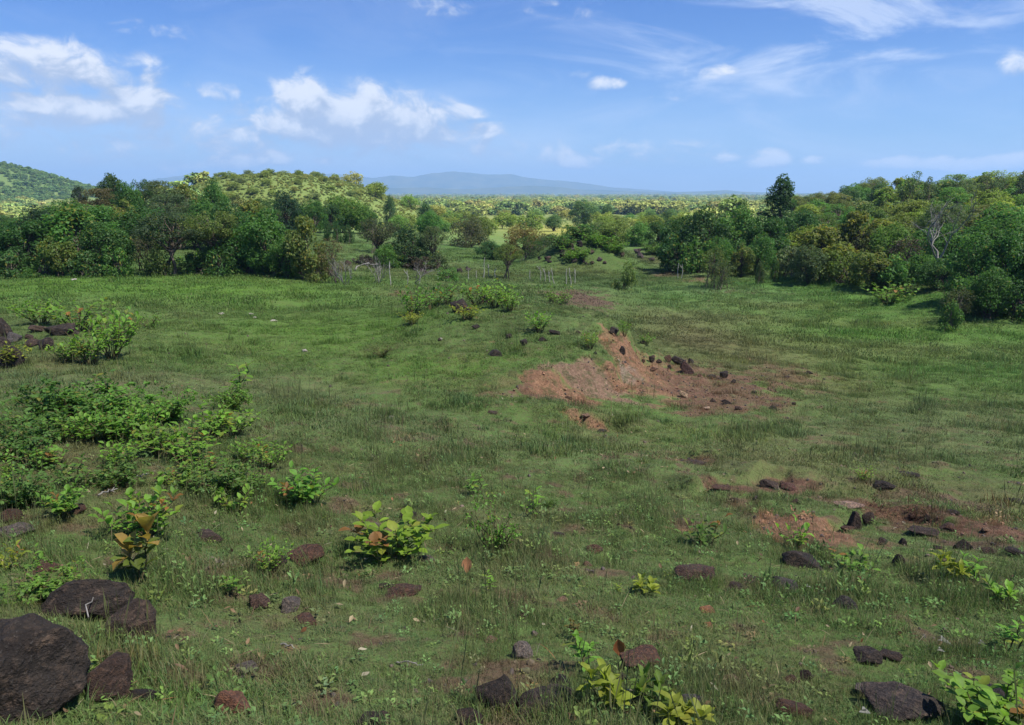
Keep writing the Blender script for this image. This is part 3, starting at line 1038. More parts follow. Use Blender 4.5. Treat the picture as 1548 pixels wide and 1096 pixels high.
def rock_mesh(name, seed, sub=4, cuts=12, rough=.10, flat=1.0, lims=(.52, .86)):
    R = np.random.default_rng(seed)
    v, f = ico(sub)
    for k in range(cuts):
        n = unit(R.normal(0, 1, 3) * np.array([1, 1, .8]))
        lim = R.uniform(*lims)
        d = v @ n
        over = np.maximum(d - lim, 0)
        v = v - n * (over * .93)[:, None]
    o = R.uniform(0, 50)
    r = np.linalg.norm(v, axis=1)
    dn = unit(v)
    def n3(s):
        return (fbm(dn[:, 0] * s + o, dn[:, 1] * s + dn[:, 2] * s * .77 + o, 4) + fbm(dn[:, 2] * s + 2 * o, dn[:, 0] * s * .6 - dn[:, 1] * s + o, 4)) / 2 - .5
    v = v * (1 + n3(1.6) * rough * 3.0 + n3(5.0) * rough * 1.4 + (n3(14.0) * rough * .7 if sub > 4 else 0))[:, None]
    v[:, 2] *= flat
    v -= (v.max(0) + v.min(0)) / 2
    v /= np.ptp(v, axis=0) / 2                       # unit half extents
    me = mesh_np(name, v, None, f, True)
    me.materials.append(ROCK)
    return me


# ------------------------------------------------------------------ placing
def scr(p):
    """photo pixel of a world point"""
    z = p[2] - EYE
    cy, sy = math.cos(PITCH), math.sin(PITCH)
    dep = p[1] * cy - z * sy
    up = p[1] * sy + z * cy
    return 774 + F * p[0] / dep, 548 - F * up / dep


def h1(x, y):
    return float(HEIGHT(np.array([x]), np.array([y]))[0])


ALL = []                            # (root, base label, photo column, photo row)


def thing(name, label, cat, loc, group=None, rotz=0.0):
    o = bpy.data.objects.new(name, None)
    o.empty_display_size = .2
    COL.objects.link(o)
    o.location = loc
    o.rotation_euler = (0, 0, rotz)
    o['label'] = label
    o['category'] = cat
    if group:
        o['group'] = group
    a, b = scr(loc)
    ALL.append((o, label, a, b))
    return o


def tag(o, label, cat, group=None):
    o['label'] = label
    o['category'] = cat
    if group:
        o['group'] = group
    a, b = scr(o.location)
    ALL.append((o, label, a, b))
    return o


TREES = {}
def reg(key, n, wid, Hh, **kw):
    L = []
    for k in range(n):
        L.append(crown_tree(key, hash_(key) + k * 101, Hh=Hh, Wr=wid / 2, **kw))
    TREES[key] = (L, wid, Hh)


def hash_(s):
    return sum(ord(c) * (i + 3) for i, c in enumerate(s)) % 9973


reg('dense', 4, 4.6, 5.2, base=-.1, blobs=50, blob_r=(.42, .85), leaves=10500, leaf=(.19, .105), stems=3, turn=.03, gap=.22)
reg('spread', 3, 5.2, 5.0, base=1.2, blobs=44, blob_r=(.38, .75), leaves=8000, leaf=(.15, .08), shape='flat', stems=3, turn=.02, gap=.26, trunk_r=.13)
reg('yellowing', 3, 4.2, 4.6, base=.1, blobs=38, blob_r=(.34, .68), leaves=6500, leaf=(.23, .14), stems=3, turn=.22, gap=.26)
reg('layered', 2, 4.6, 6.4, base=.7, blobs=44, blob_r=(.5, .95), leaves=9000, leaf=(.2, .1), shape='layer', stems=1, turn=.02, gap=.2, trunk_r=.14)
reg('upright', 2, 3.4, 6.0, base=.6, blobs=44, blob_r=(.32, .6), leaves=8500, leaf=(.2, .07), shape='cone', stems=1, turn=.0, gap=.2)
reg('airy', 3, 3.2, 6.0, base=1.2, blobs=30, blob_r=(.28, .6), leaves=4200, leaf=(.19, .09), stems=2, turn=.05, gap=.34, trunk_r=.07)
reg('mound', 3, 5.0, 3.6, base=.1, blobs=48, blob_r=(.38, .75), leaves=8000, leaf=(.17, .09), shape='mound', stems=4, turn=.08, gap=.24)
reg('thin', 2, 3.2, 4.4, base=.4, blobs=34, blob_r=(.28, .55), leaves=3200, leaf=(.14, .07), stems=5, turn=.06, gap=.34, trunk_r=.05)
reg('shrub', 3, 2.2, 1.8, base=.05, blobs=26, blob_r=(.22, .42), leaves=2600, leaf=(.15, .08), shape='mound', stems=4, turn=.05, gap=.22, trunk_r=.04)
reg('distant', 4, 5.0, 4.2, base=.2, blobs=26, blob_r=(.6, 1.0), leaves=2400, leaf=(.34, .2), stems=1, turn=.08, gap=.2)

_tk = {}


def tree(kind, px, Y, top, wpx, color, label, cat='tree', group=None, name=None, sink=0.0, x=None, h=None, parts=True):
    """a tree on the bearing of photo column px at depth Y, its crown reaching photo row top and wpx photo pixels wide"""
    protos, pw, ph = TREES[kind]
    k = _tk.get(kind, 0)
    _tk[kind] = k + 1
    tm, cm_ = protos[k % len(protos)]
    X = (px - 774) / F * (Y * math.cos(PITCH) + 1.0) if x is None else x
    g = h1(X, Y)
    dep = Y * math.cos(PITCH) - (g + 2 - EYE) * math.sin(PITCH)
    if x is None:
        X = (px - 774) / F * dep
        g = h1(X, Y)
    if h is None:
        d = pdir(px, top)
        ztop = EYE + d[2] / d[1] * Y
        h = max(.7, ztop - g)
        wid = wpx / F * dep
    else:
        wid = wpx
    o = thing(name or ('shrub' if cat == 'shrub' else 'tree'), label, cat, (X, Y, g - sink), group, random.uniform(0, 6.28))
    sx = wid / pw
    o.scale = (sx, sx, (h + sink) / (ph * 1.02))
    v = random.uniform(.98, 1.24)
    c = link('crown' if cat == 'tree' else 'foliage', cm_, o)
    c.color = (color[0] * v * random.uniform(.93, 1.07), color[1] * v, color[2] * v * random.uniform(.9, 1.1), 1)
    if parts:
        link('trunk' if cat == 'tree' else 'stem', tm, o)
    return o


PLANTS = {
    'broad': [broadleaf_plant('broad', 11 + k, stems=8 + k, young=(0, 1, 2)[k % 3]) for k in range(3)],
    'orange': [broadleaf_plant('orange', 41, stems=2, Hh=.42, spread=.10, leaves=(15, 18), L=(.14, .21), ratio=.56, young=2)],
    'clump': [broadleaf_plant('clump', 51 + k, stems=20, Hh=.5, spread=.5, leaves=(8, 12), L=(.09, .155), ratio=.55, young=2 + k) for k in range(2)],
    'rosette': [broadleaf_plant('rosette', 61 + k, stems=4, Hh=.34, spread=.2, leaves=(10, 14), L=(.16, .23), ratio=.42, young=0, rosette=True) for k in range(2)],
    'bushy': [broadleaf_plant('bushy', 71 + k, stems=22, Hh=.62, spread=.55, leaves=(7, 12), L=(.08, .14), ratio=.5, young=k) for k in range(3)],
    'twiggy': [twiggy_plant('twiggy', 81 + k) for k in range(2)],
    'small': [twiggy_plant('small', 91 + k, Hh=.5, spread=.5, boughs=30, twigs=8, per=8, L=(.04, .075), gap=.1) for k in range(3)],
    'sprig': [broadleaf_plant('sprig', 101 + k, stems=3, Hh=.55, spread=.14, leaves=(7, 10), L=(.09, .14), ratio=.4, young=0) for k in range(2)],
}
PSIZE = {}
for k_, L_ in PLANTS.items():
    c_ = np.concatenate([np.array([v.co[:] for v in m_[1].vertices]) for m_ in L_])
    PSIZE[k_] = (np.percentile(c_[:, 0], 98) - np.percentile(c_[:, 0], 2), np.percentile(c_[:, 2], 99))
_pk = {}


def plant(kind, px, py, wpx, hpx, color, label, young=(.26, .13, .04), cat='plant', group=None, name=None):
    """a plant whose foot is at photo (px, py), wpx by hpx photo pixels large"""
    L = PLANTS[kind]
    k = _pk.get(kind, 0)
    _pk[kind] = k + 1
    st, fo, yo = L[k % len(L)]
    p = hit(px, py)
    dist = math.sqrt(p[0] ** 2 + p[1] ** 2 + (p[2] - EYE) ** 2)
    w, hh = PSIZE[kind]
    s = wpx / F * dist / w * (.86 if py > 700 else 1.0)
    hpx = hpx * (.84 if py > 700 else 1.0)
    sz = hpx / F * dist / hh * 1.12
    sz = min(max(sz, s * .55), s * 1.6)
    o = thing(name or ('shrub' if cat == 'shrub' else 'plant'), label, cat, (p[0], p[1] + s * .1, h1(p[0], p[1] + s * .1)), group, random.uniform(0, 6.28))
    o.scale = (s, s, sz)
    f = link('foliage', fo, o)
    f.color = (*[c * random.uniform(.93, 1.07) for c in color], 1)
    link('stem', st, o)
    if yo:
        y = link('young_leaves', yo, o)
        y.color = (*young, 1)
        y['label'] = 'reddish orange young leaves'
    return o


ROCKS = [rock_mesh('rock', 200 + k, 4, 12 + k % 5, .13, 1.0, (.42, .8)) for k in range(10)]
BOULDERS = [rock_mesh('boulder', 300, 6, 9, .12, 1.0, (.72, .92)), rock_mesh('boulder', 307, 6, 13, .10, 1.0, (.6, .85)), rock_mesh('boulder', 302, 6, 14, .09), rock_mesh('boulder', 303, 6, 14, .10)]
_rk = [0]


def rock(px, py, wpx, hpx, color, label, cat='rock', group=None, name='rock', me=None, bury=.5, depth=.75, rotz=None, tilt=0.0):
    """a stone whose near foot is at photo (px, py), wpx by hpx photo pixels large"""
    p = hit(px, py)
    dist = math.sqrt(p[0] ** 2 + p[1] ** 2 + (p[2] - EYE) ** 2)
    w = wpx / F * dist / 2 * .93
    hpx = hpx * .85
    dp = w * depth
    down = math.atan2(EYE - p[2], p[1])
    h = max(.5 * w * min(1.0, 1.6 * hpx / wpx), (hpx / F * dist - dp * math.sin(down) * .7) / math.cos(down))
    half = (h + bury * h) / 2
    k = _rk[0]
    _rk[0] += 1
    o = link(name, me or ROCKS[k % len(ROCKS)])
    th = math.atan2(p[0], p[1])
    x, y = p[0] + math.sin(th) * dp * .8, p[1] + math.cos(th) * dp * .8
    o.location = (x, y, h1(x, y) + h - half)
    o.scale = (w, dp, half)
    o.rotation_euler = (tilt, tilt * .6, (random.uniform(-.5, .5) if rotz is None else rotz) - th)
    v = random.uniform(.85, 1.15)
    o.color = (*[c * v for c in color], 1)
    return tag(o, label, cat, group)

# ------------------------------------------------------------------ trees, one by one
DK, MD, YG, BR, OL, GY = (.056, .124, .032), (.084, .182, .040), (.17, .23, .042), (.135, .112, .058), (.122, .166, .042), (.098, .138, .060)
LT, RD, BL = (.115, .20, .042), (.135, .080, .040), (.038, .080, .036)

LEFT = 'trees along the left edge of the meadow'
for kind, px, Y, top, w, col_, lab in (
    ('dense', -22, 57, 338, 110, DK, 'dark green tree cut off by the left picture edge'),
    ('dense', 38, 56, 322, 105, DK, 'dark bushy tree at meadow edge, second in from the left picture edge'),
    ('yellowing', 84, 54, 352, 62, OL, 'low yellow sprinkled tree between two dark trees at the meadow edge'),
    ('yellowing', 112, 57, 305, 105, MD, 'tall round tree with yellow flecked leaves in the left tree line'),
    ('dense', 158, 55.5, 325, 92, DK, 'dark leafy tree just left of the pale gap in the tree line'),
    ('thin', 212, 58, 338, 58, (.085, .105, .045), 'pale thin see-through tree filling the gap in the left tree line'),
    ('spread', 262, 55.5, 322, 118, (.062, .094, .04), 'dark spreading tree whose bare trunk shows above bright shrubs'),
    ('spread', 318, 57, 318, 100, OL, 'olive spreading tree right of the one with the bare trunk'),
    ('dense', 352, 58, 330, 84, DK, 'dark tree in the middle of the left tree line'),
    ('dense', 400, 57, 308, 100, MD, 'tall leafy tree with deep black shade at its foot'),
    ('dense', 433, 55, 352, 62, MD, 'low bushy tree with branches reaching down to the pale brush'),
    ('yellowing', 462, 54.5, 318, 70, OL, 'narrow yellow leaved tree near the right end of the tree line'),
    ('thin', 500, 54, 352, 48, BR, 'small brownish tree at the right end of the tree line'),
):
    tree(kind, px, Y, top, w, col_, lab, group=LEFT, sink=.15)
for kind, px, Y, top, w, col_, lab in (
    ('dense', 8, 76, 322, 70, DK, 'dark round tree behind the tree line at the far left'),
    ('thin', 28, 84, 318, 60, (.085, .07, .062), 'purplish grey leafless looking tree near the left picture edge'),
    ('dense', 60, 74, 308, 80, BL, 'bluish dark tree rising behind the far left tree line'),
    ('dense', 100, 82, 296, 76, MD, 'mid green tree on the left slope below the tall dark tree'),
    ('dense', 140, 73, 302, 92, MD, 'broad green tree behind the yellow flecked tree'),
    ('yellowing', 182, 78, 296, 84, OL, 'olive tree halfway up the left wooded rise'),
    ('dense', 222, 74, 305, 90, DK, 'dark tree behind the pale gap in the tree line'),
    ('spread', 258, 80, 296, 86, GY, 'grey green spreading tree behind the bare trunked tree'),
    ('dense', 300, 76, 298, 84, MD, 'green round tree left of the dome topped tree'),
    ('dense', 345, 74, 300, 80, DK, 'dark tree behind the middle of the left tree line'),
    ('yellowing', 385, 78, 296, 66, OL, 'olive tree just behind the tall leafy one'),
    ('dense', 170, 96, 254, 46, (.056, .108, .04), 'tallest dark tree with narrow crown standing above the left rise'),
    ('spread', 122, 104, 283, 26, (.04, .06, .035), 'tiny dark flat topped tree alone on the left skyline'),
    ('dense', 196, 92, 268, 50, MD, 'green tree at the right foot of the tallest dark tree'),
    ('spread', 216, 98, 270, 44, DK, 'flat dark crown right of the tallest dark tree'),
    ('spread', 245, 94, 276, 66, GY, 'grey green flat crown on the skyline of the left rise'),
    ('yellowing', 282, 96, 272, 62, OL, 'olive crown on the left skyline before the dome topped tree'),
    ('dense', 325, 92, 266, 54, MD, 'dome topped tree on the skyline left of the yellow hill'),
    ('layered', 150, 90, 284, 60, BR, 'brownish layered crown under the tallest tree'),
    ('thin', 365, 98, 284, 46, (.07, .085, .05), 'pale grey green tree standing before the yellow hill'),
    ('dense', 432, 104, 283, 56, BL, 'bluish dark round tree before the yellow hill'),
    ('dense', 474, 106, 296, 44, MD, 'small round tree right of the bluish one before the yellow hill'),
    ('spread', 398, 96, 302, 60, DK, 'dark low crown between the pale tree and the bluish tree'),
    ('dense', 520, 116, 290, 76, LT, 'light green tree at the right foot of the yellow hill'),
    ('dense', 552, 122, 306, 44, MD, 'green tree at the end of the row below the yellow hill'),
    ('dense', 455, 112, 306, 50, DK, 'dark tree at the top of the pale grass slope'),
    ('dense', 498, 112, 304, 46, DK, 'darker tree in the row above the pale grass slope'),
    ('dense', 418, 112, 306, 50, BR, 'brownish tree in the row above the pale grass slope'),
):
    tree(kind, px, Y, top, w, col_, lab, group='trees on the left wooded rise', sink=.2)
for kind, px, Y, top, w, col_, lab in (
    ('shrub', 12, 54, 366, 60, DK, 'dark undergrowth bush at the left picture edge below the tree line'),
    ('shrub', 62, 54, 370, 56, MD, 'green undergrowth bush under the second tree of the left line'),
    ('shrub', 132, 54, 366, 60, DK, 'dark undergrowth bush under the yellow flecked tree'),
    ('shrub', 172, 54.5, 362, 46, MD, 'green undergrowth bush at the left side of the pale gap'),
    ('shrub', 236, 55, 368, 44, OL, 'olive undergrowth bush at the right side of the pale gap'),
    ('shrub', 300, 57, 372, 50, MD, 'green undergrowth bush right of the bare trunk'),
    ('shrub', 338, 56, 366, 54, DK, 'dark undergrowth bush in the middle of the left line'),
    ('shrub', 376, 56.5, 364, 54, MD, 'green undergrowth bush left of the tall leafy tree'),
    ('shrub', 420, 56, 370, 50, DK, 'dark undergrowth bush below the tall leafy tree'),
    ('shrub', 478, 54, 372, 40, OL, 'olive undergrowth bush at the right end of the left line'),
):
    tree(kind, px, Y, top, w, col_, lab, 'shrub', 'undergrowth of the left tree line', sink=.15)
for kind, px, Y, top, w, col_, lab in (
    ('shrub', 1022, 77, 352, 54, DK, 'dark undergrowth bush at the left end of the big dark wood'),
    ('shrub', 1056, 75, 350, 58, MD, 'green undergrowth bush at the front of the big dark wood'),
    ('shrub', 1104, 74, 352, 56, DK, 'dark undergrowth bush in the centre of the big dark wood'),
    ('shrub', 1140, 73, 356, 54, MD, 'green undergrowth bush near the black gap'),
    ('shrub', 1200, 68, 362, 54, GY, 'grey green undergrowth bush right of the black gap'),
    ('shrub', 1270, 61, 372, 66, OL, 'olive undergrowth bush below the golden topped tree'),
    ('shrub', 1350, 57, 384, 64, MD, 'green undergrowth bush below the white dead tree'),
    ('shrub', 1460, 47.5, 404, 60, MD, 'green undergrowth bush beside the foremost right tree'),
    ('shrub', 1535, 45, 412, 70, DK, 'dark undergrowth bush at the right picture edge'),
):
    tree(kind, px, Y, top, w, col_, lab, 'shrub', 'undergrowth of the right tree line', sink=.15)
for kind, px, Y, top, w, col_, lab in (
    ('shrub', 545, 76, 384, 40, (.075, .058, .045), 'dark purplish brush at the left foot of the slender dark tree'),
    ('shrub', 598, 75, 380, 48, DK, 'dark brush between the slender dark tree and the round dark one'),
    ('shrub', 632, 74, 384, 46, (.075, .060, .045), 'dark purplish brush below the round dark tree'),
    ('shrub', 662, 74, 378, 36, GY, 'grey green brush at the right end of the middle thicket'),
    ('shrub', 820, 90, 372, 40, (.07, .062, .045), 'dark brush below the rust topped bush'),
):
    tree(kind, px, Y, top, w, col_, lab, 'shrub', 'brush in the middle of the valley', sink=.15)
for px, w, top, lab in ((495, 14, 331, 'leftmost of three small dark shrubs on the pale grass slope'), (509, 15, 329, 'middle of three small dark shrubs on the pale grass slope'), (527, 16, 333, 'rightmost of three small dark shrubs on the pale grass slope')):
    tree('shrub', px, 98, top, w, DK, lab, 'shrub', 'shrubs on the pale slope')

MID = 'trees standing in the middle of the valley'
for kind, px, Y, top, w, col_, lab in (
    ('spread', 572, 77, 330, 66, (.07, .09, .04), 'slender dark tree with open crown at the left of the middle thicket'),
    ('thin', 566, 92, 311, 46, BL, 'square dark crown above the middle thicket'),
    ('dense', 620, 76, 337, 74, (.055, .105, .036), 'round dark tree in the middle thicket over dark brush'),
    ('spread', 655, 75, 344, 46, GY, 'grey green tree with pale trunk at right of the middle thicket'),
    ('dense', 583, 74, 366, 42, MD, 'low green tree in front of the slender dark tree'),
    ('mound', 708, 112, 320, 64, (.12, .125, .066), 'greyish brown dome shaped tree on the valley floor'),
    ('dense', 722, 122, 318, 44, OL, 'olive tree behind the greyish brown dome'),
    ('mound', 795, 100, 328, 78, (.165, .135, .045), 'wide bush with rust red and yellow top in mid valley'),
    ('dense', 828, 98, 350, 44, GY, 'dim grey green tree right of the rust topped bush'),
    ('dense', 742, 90, 362, 50, (.05, .125, .038), 'deep green low tree left of the small trunked tree'),
    ('spread', 768, 67, 370, 46, OL, 'small tree on a visible trunk beside the stick fence'),
    ('thin', 800, 86, 352, 50, DK, 'dark tree below the rust topped bush'),
    ('airy', 880, 104, 322, 44, BL, 'tall bluish thin tree behind the dark rock mound'),
    ('dense', 858, 96, 346, 40, MD, 'green tree at the left shoulder of the dark rock mound'),
    ('dense', 650, 128, 314, 46, MD, 'leafy tree beside the bare orange track far in mid valley'),
    ('dense', 930, 118, 328, 60, OL, 'olive low tree on the rise behind the rock mound'),
    ('dense', 905, 122, 334, 50, GY, 'grey green low tree right of the tall bluish one'),
    ('dense', 968, 112, 332, 46, MD, 'mid green low tree on the rise left of the big dark wood'),
    ('dense', 995, 104, 330, 44, DK, 'dark low tree at the left foot of the big dark wood'),
):
    tree(kind, px, Y, top, w, col_, lab, group=MID, sink=.2)
for kind, px, Y, top, w, col_, lab in (
    ('shrub', 677, 61, 401, 38, MD, 'round bright green bush in front of the stick fence'),
    ('shrub', 946, 62, 394, 36, OL, 'dull green bush in tall grass right of the stick fence'),
    ('thin', 1078, 63, 358, 46, OL, 'thin leafy bush with pale twigs before the big dark wood'),
    ('thin', 1092, 62, 388, 48, GY, 'low twiggy grey bush at the foot of the thin leafy one'),
    ('shrub', 1151, 64, 386, 14, GY, 'small grey weed bush on the right meadow edge'),
    ('shrub', 1172, 64, 385, 13, DK, 'small dark weed bush on the right meadow edge'),
    ('thin', 1452, 45, 420, 52, (.085, .105, .05), 'small pale airy bush standing out before the big right tree'),
    ('shrub', 1440, 43.5, 452, 34, MD, 'low dark green bush at the foot of the pale airy one'),
    ('thin', 520, 66, 395, 30, (.13, .12, .09), 'dry grey shrub beside a fallen branch'),
):
    tree(kind, px, Y, top, w, col_, lab, 'shrub', 'bushes scattered over the valley grass', sink=.1)

RW = 'trees along the right edge of the meadow'
for kind, px, Y, top, w, col_, lab in (
    ('dense', 1028, 80, 318, 70, DK, 'dark tree at the left end of the big dark wood'),
    ('dense', 1066, 77, 306, 84, (.052, .112, .032), 'broad dark green tree at the front of the big dark wood'),
    ('dense', 1112, 78, 304, 84, MD, 'green tree in the centre of the big dark wood'),
    ('dense', 1155, 76, 318, 80, (.058, .125, .036), 'leafy tree left of the black gap in the right wood'),
    ('upright', 1174, 92, 267, 84, (.042, .09, .034), 'dark upright tree with pointed top, tallest in the right wood'),
    ('airy', 1122, 94, 291, 24, DK, 'small dark tree top poking out left of the upright tree'),
    ('dense', 1088, 70, 352, 46, MD, 'low tree at the foot of the big dark wood'),
    ('yellowing', 1122, 69, 362, 46, OL, 'low yellow tinged tree at the foot of the dark wood'),
    ('dense', 1150, 70, 350, 50, MD, 'low green tree beside the black gap'),
    ('dense', 1210, 88, 310, 70, (.066, .14, .04), 'round tree right behind the black gap'),
    ('yellowing', 1245, 64, 336, 104, (.155, .18, .042), 'wide tree with golden yellow top at the meadow edge'),
    ('dense', 1222, 62, 364, 56, GY, 'grey green low tree in front of the golden topped one'),
    ('yellowing', 1298, 72, 312, 84, (.145, .165, .042), 'tall mottled yellow tree behind the golden topped one'),
    ('yellowing', 1322, 58, 366, 82, OL, 'mottled olive tree with pale twigs along its foot'),
    ('dense', 1345, 70, 330, 70, LT, 'fresh green tree left of the bare white tree'),
    ('thin', 1378, 64, 342, 74, (.085, .07, .055), 'brownish grey half bare tree left of the white dead tree'),
    ('dense', 1385, 58, 378, 70, MD, 'green low tree beneath the white dead tree'),
    ('dense', 1435, 60, 332, 96, (.082, .16, .042), 'leafy tree right of the white dead tree'),
    ('dense', 1425, 54, 385, 70, DK, 'dark shady tree at the inner corner of the meadow'),
    ('dense', 1478, 49, 342, 96, (.066, .15, .036), 'big green tree standing foremost on the right'),
    ('dense', 1520, 47, 338, 92, (.075, .17, .04), 'big leafy tree just inside the right picture edge'),
    ('dense', 1562, 46, 345, 80, MD, 'big tree cut off by the right picture edge'),
    ('dense', 1500, 45.5, 395, 74, (.06, .135, .034), 'lower leafy tree hanging over black shade at the right'),
):
    tree(kind, px, Y, top, w, col_, lab, group=RW, sink=.25)
for kind, px, Y, top, w, col_, lab in (
    ('airy', 1378, 112, 249, 44, (.066, .11, .048), 'tall thin tree highest on the right ridge'),
    ('airy', 1402, 112, 258, 26, (.066, .11, .048), 'short thin tree just right of the highest ridge tree'),
    ('airy', 1444, 110, 258, 32, (.07, .115, .052), 'thin see-through tree on the right ridge above the big trees'),
    ('airy', 1462, 112, 264, 26, (.07, .115, .052), 'thin small crown right of the see-through ridge tree'),
    ('spread', 1496, 108, 262, 44, (.066, .11, .048), 'flat crown on the right ridge near the picture edge'),
    ('airy', 1546, 104, 246, 40, (.05, .07, .045), 'thin bare branched tree on the ridge at the right picture edge'),
):
    tree(kind, px, Y, top, w, col_, lab, group='thin trees on the right ridge')

# trees that cover the right ridge
RH = [MD, LT, OL, YG, GY, (.07, .125, .03), (.095, .115, .034), (.066, .13, .04)]
RN = {0: 'green', 1: 'light green', 2: 'olive', 3: 'yellow green', 4: 'grey green', 5: 'fresh green', 6: 'mottled olive yellow', 7: 'dark green'}
R3 = np.random.default_rng(33)
pts = []
tries = 0
while len(pts) < 84 and tries < 6000:
    tries += 1
    Y = R3.uniform(70, 172)
    px = R3.uniform(1190, 1600)
    X = (px - 774) / F * (Y * math.cos(PITCH) + .6)
    g = h1(X, Y)
    if Y > 125 and g < EYE - 4.5:
        continue
    if Y < 82 and px < 1260:
        continue
    if any((X - a) ** 2 + (Y - b) ** 2 < (2.9 + Y * .008) ** 2 for a, b in pts):
        continue
    pts.append((X, Y))
pts.sort(key=lambda q: q[1])
for X, Y in pts:
    k = int(R3.integers(0, 8))
    kind = ('dense', 'dense', 'dense', 'yellowing', 'spread')[int(R3.integers(0, 5))]
    px = 774 + F * X / Y
    hgt = R3.uniform(3.2, 4.8)
    band = 'low' if Y < 90 else 'halfway up' if Y < 118 else 'high' if Y < 140 else 'far back'
    shp = {'dense': 'bushy', 'yellowing': 'yellow flecked', 'spread': 'spreading'}[kind]
    tree(kind, px, Y, 0, R3.uniform(4.6, 6.6), RH[k], f'{RN[k]} {shp} tree {band} on the right wooded hill', group='trees covering the right hill', x=X, h=hgt, sink=.3)

# trees of the sunlit plain that still show one by one
PL = [YG, LT, (.24, .27, .065), MD, (.16, .21, .05), (.25, .25, .07), (.17, .27, .055)]
PN = ['yellow green', 'light green', 'straw green', 'darker green', 'olive', 'tan green', 'fresh green']
pts = []
tries = 0
while len(pts) < 72 and tries < 9000:
    tries += 1
    Y = math.exp(R3.uniform(math.log(172), math.log(470)))
    px = R3.uniform(535, 1035)
    X = (px - 774) / F * Y * 1.0
    pyg = scr((X, Y, h1(X, Y)))[1]
    if any(abs(px - a) < b and abs(pyg - c) < d for a, b, c, d in ((735, 34, 337, 8), (850, 46, 345, 11), (970, 50, 334, 3), (662, 18, 343, 5), (520, 60, 343, 14))):
        continue
    if any((X - a) ** 2 + (Y - b) ** 2 < (3.6 + Y * .012) ** 2 for a, b in pts):
        continue
    pts.append((X, Y))
for X, Y in pts:
    k = int(R3.choice(7, p=[.26, .2, .14, .1, .1, .08, .12]))
    px = 774 + F * X / Y
    band = 'near side' if Y < 205 else 'middle' if Y < 300 else 'far side'
    place = 'left' if px < 700 else 'centre' if px < 870 else 'right'
    tree('distant' if Y > 190 else 'dense', px, Y, 0, R3.uniform(4.6, 8.2), PL[k], f'{PN[k]} tree on the {band} of the sunlit plain, {place} part', group='trees on the sunlit plain', x=X, h=R3.uniform(2.8, 4.9), parts=Y < 260, sink=.1)
for px, Y, top, w, lab in ((882, 240, 299, 46, 'largest dark tree on the sunlit plain right of centre'), (918, 250, 304, 20, 'single dark upright tree on the sunlit plain'), (645, 210, 302, 34, 'dark leafy tree on the plain above the orange track'), (590, 200, 291, 22, 'tall pale tree at the near left end of the plain'), (838, 205, 322, 34, 'dark green clump beside the yellow grass'), (985, 215, 318, 34, 'dark tree near the right end of the yellow grass strip'), (1010, 190, 316, 40, 'shadowy tree left of the big dark wood')):
    tree('dense', px, Y, top, w, (.066, .13, .04), lab, group='dark trees on the sunlit plain')

# scrub on the yellow hill
pts = []
tries = 0
while len(pts) < 46 and tries < 3000:
    tries += 1
    X, Y = R3.uniform(-108, -42), R3.uniform(200, 268)
    px = 774 + F * X / Y
    if not 335 < px < 556 or any((X - a) ** 2 + (Y - b) ** 2 < 26 for a, b in pts):
        continue
    pts.append((X, Y))
for X, Y in pts:
    k = int(R3.integers(0, 4))
    n_ = ('olive', 'straw', 'grey green', 'yellow green')[k]
    band = 'at the foot' if Y < 222 else 'on the slope' if Y < 246 else 'along the crest'
    tree('distant', 0, Y, 0, R3.uniform(2.4, 4.4), ((.17, .215, .055), (.22, .235, .07), (.14, .185, .07), (.19, .24, .055))[k], f'small {n_} scrub bush {band} of the yellow hill', 'shrub', 'scrub on the yellow hill', x=X, h=R3.uniform(1.2, 2.2), parts=False)

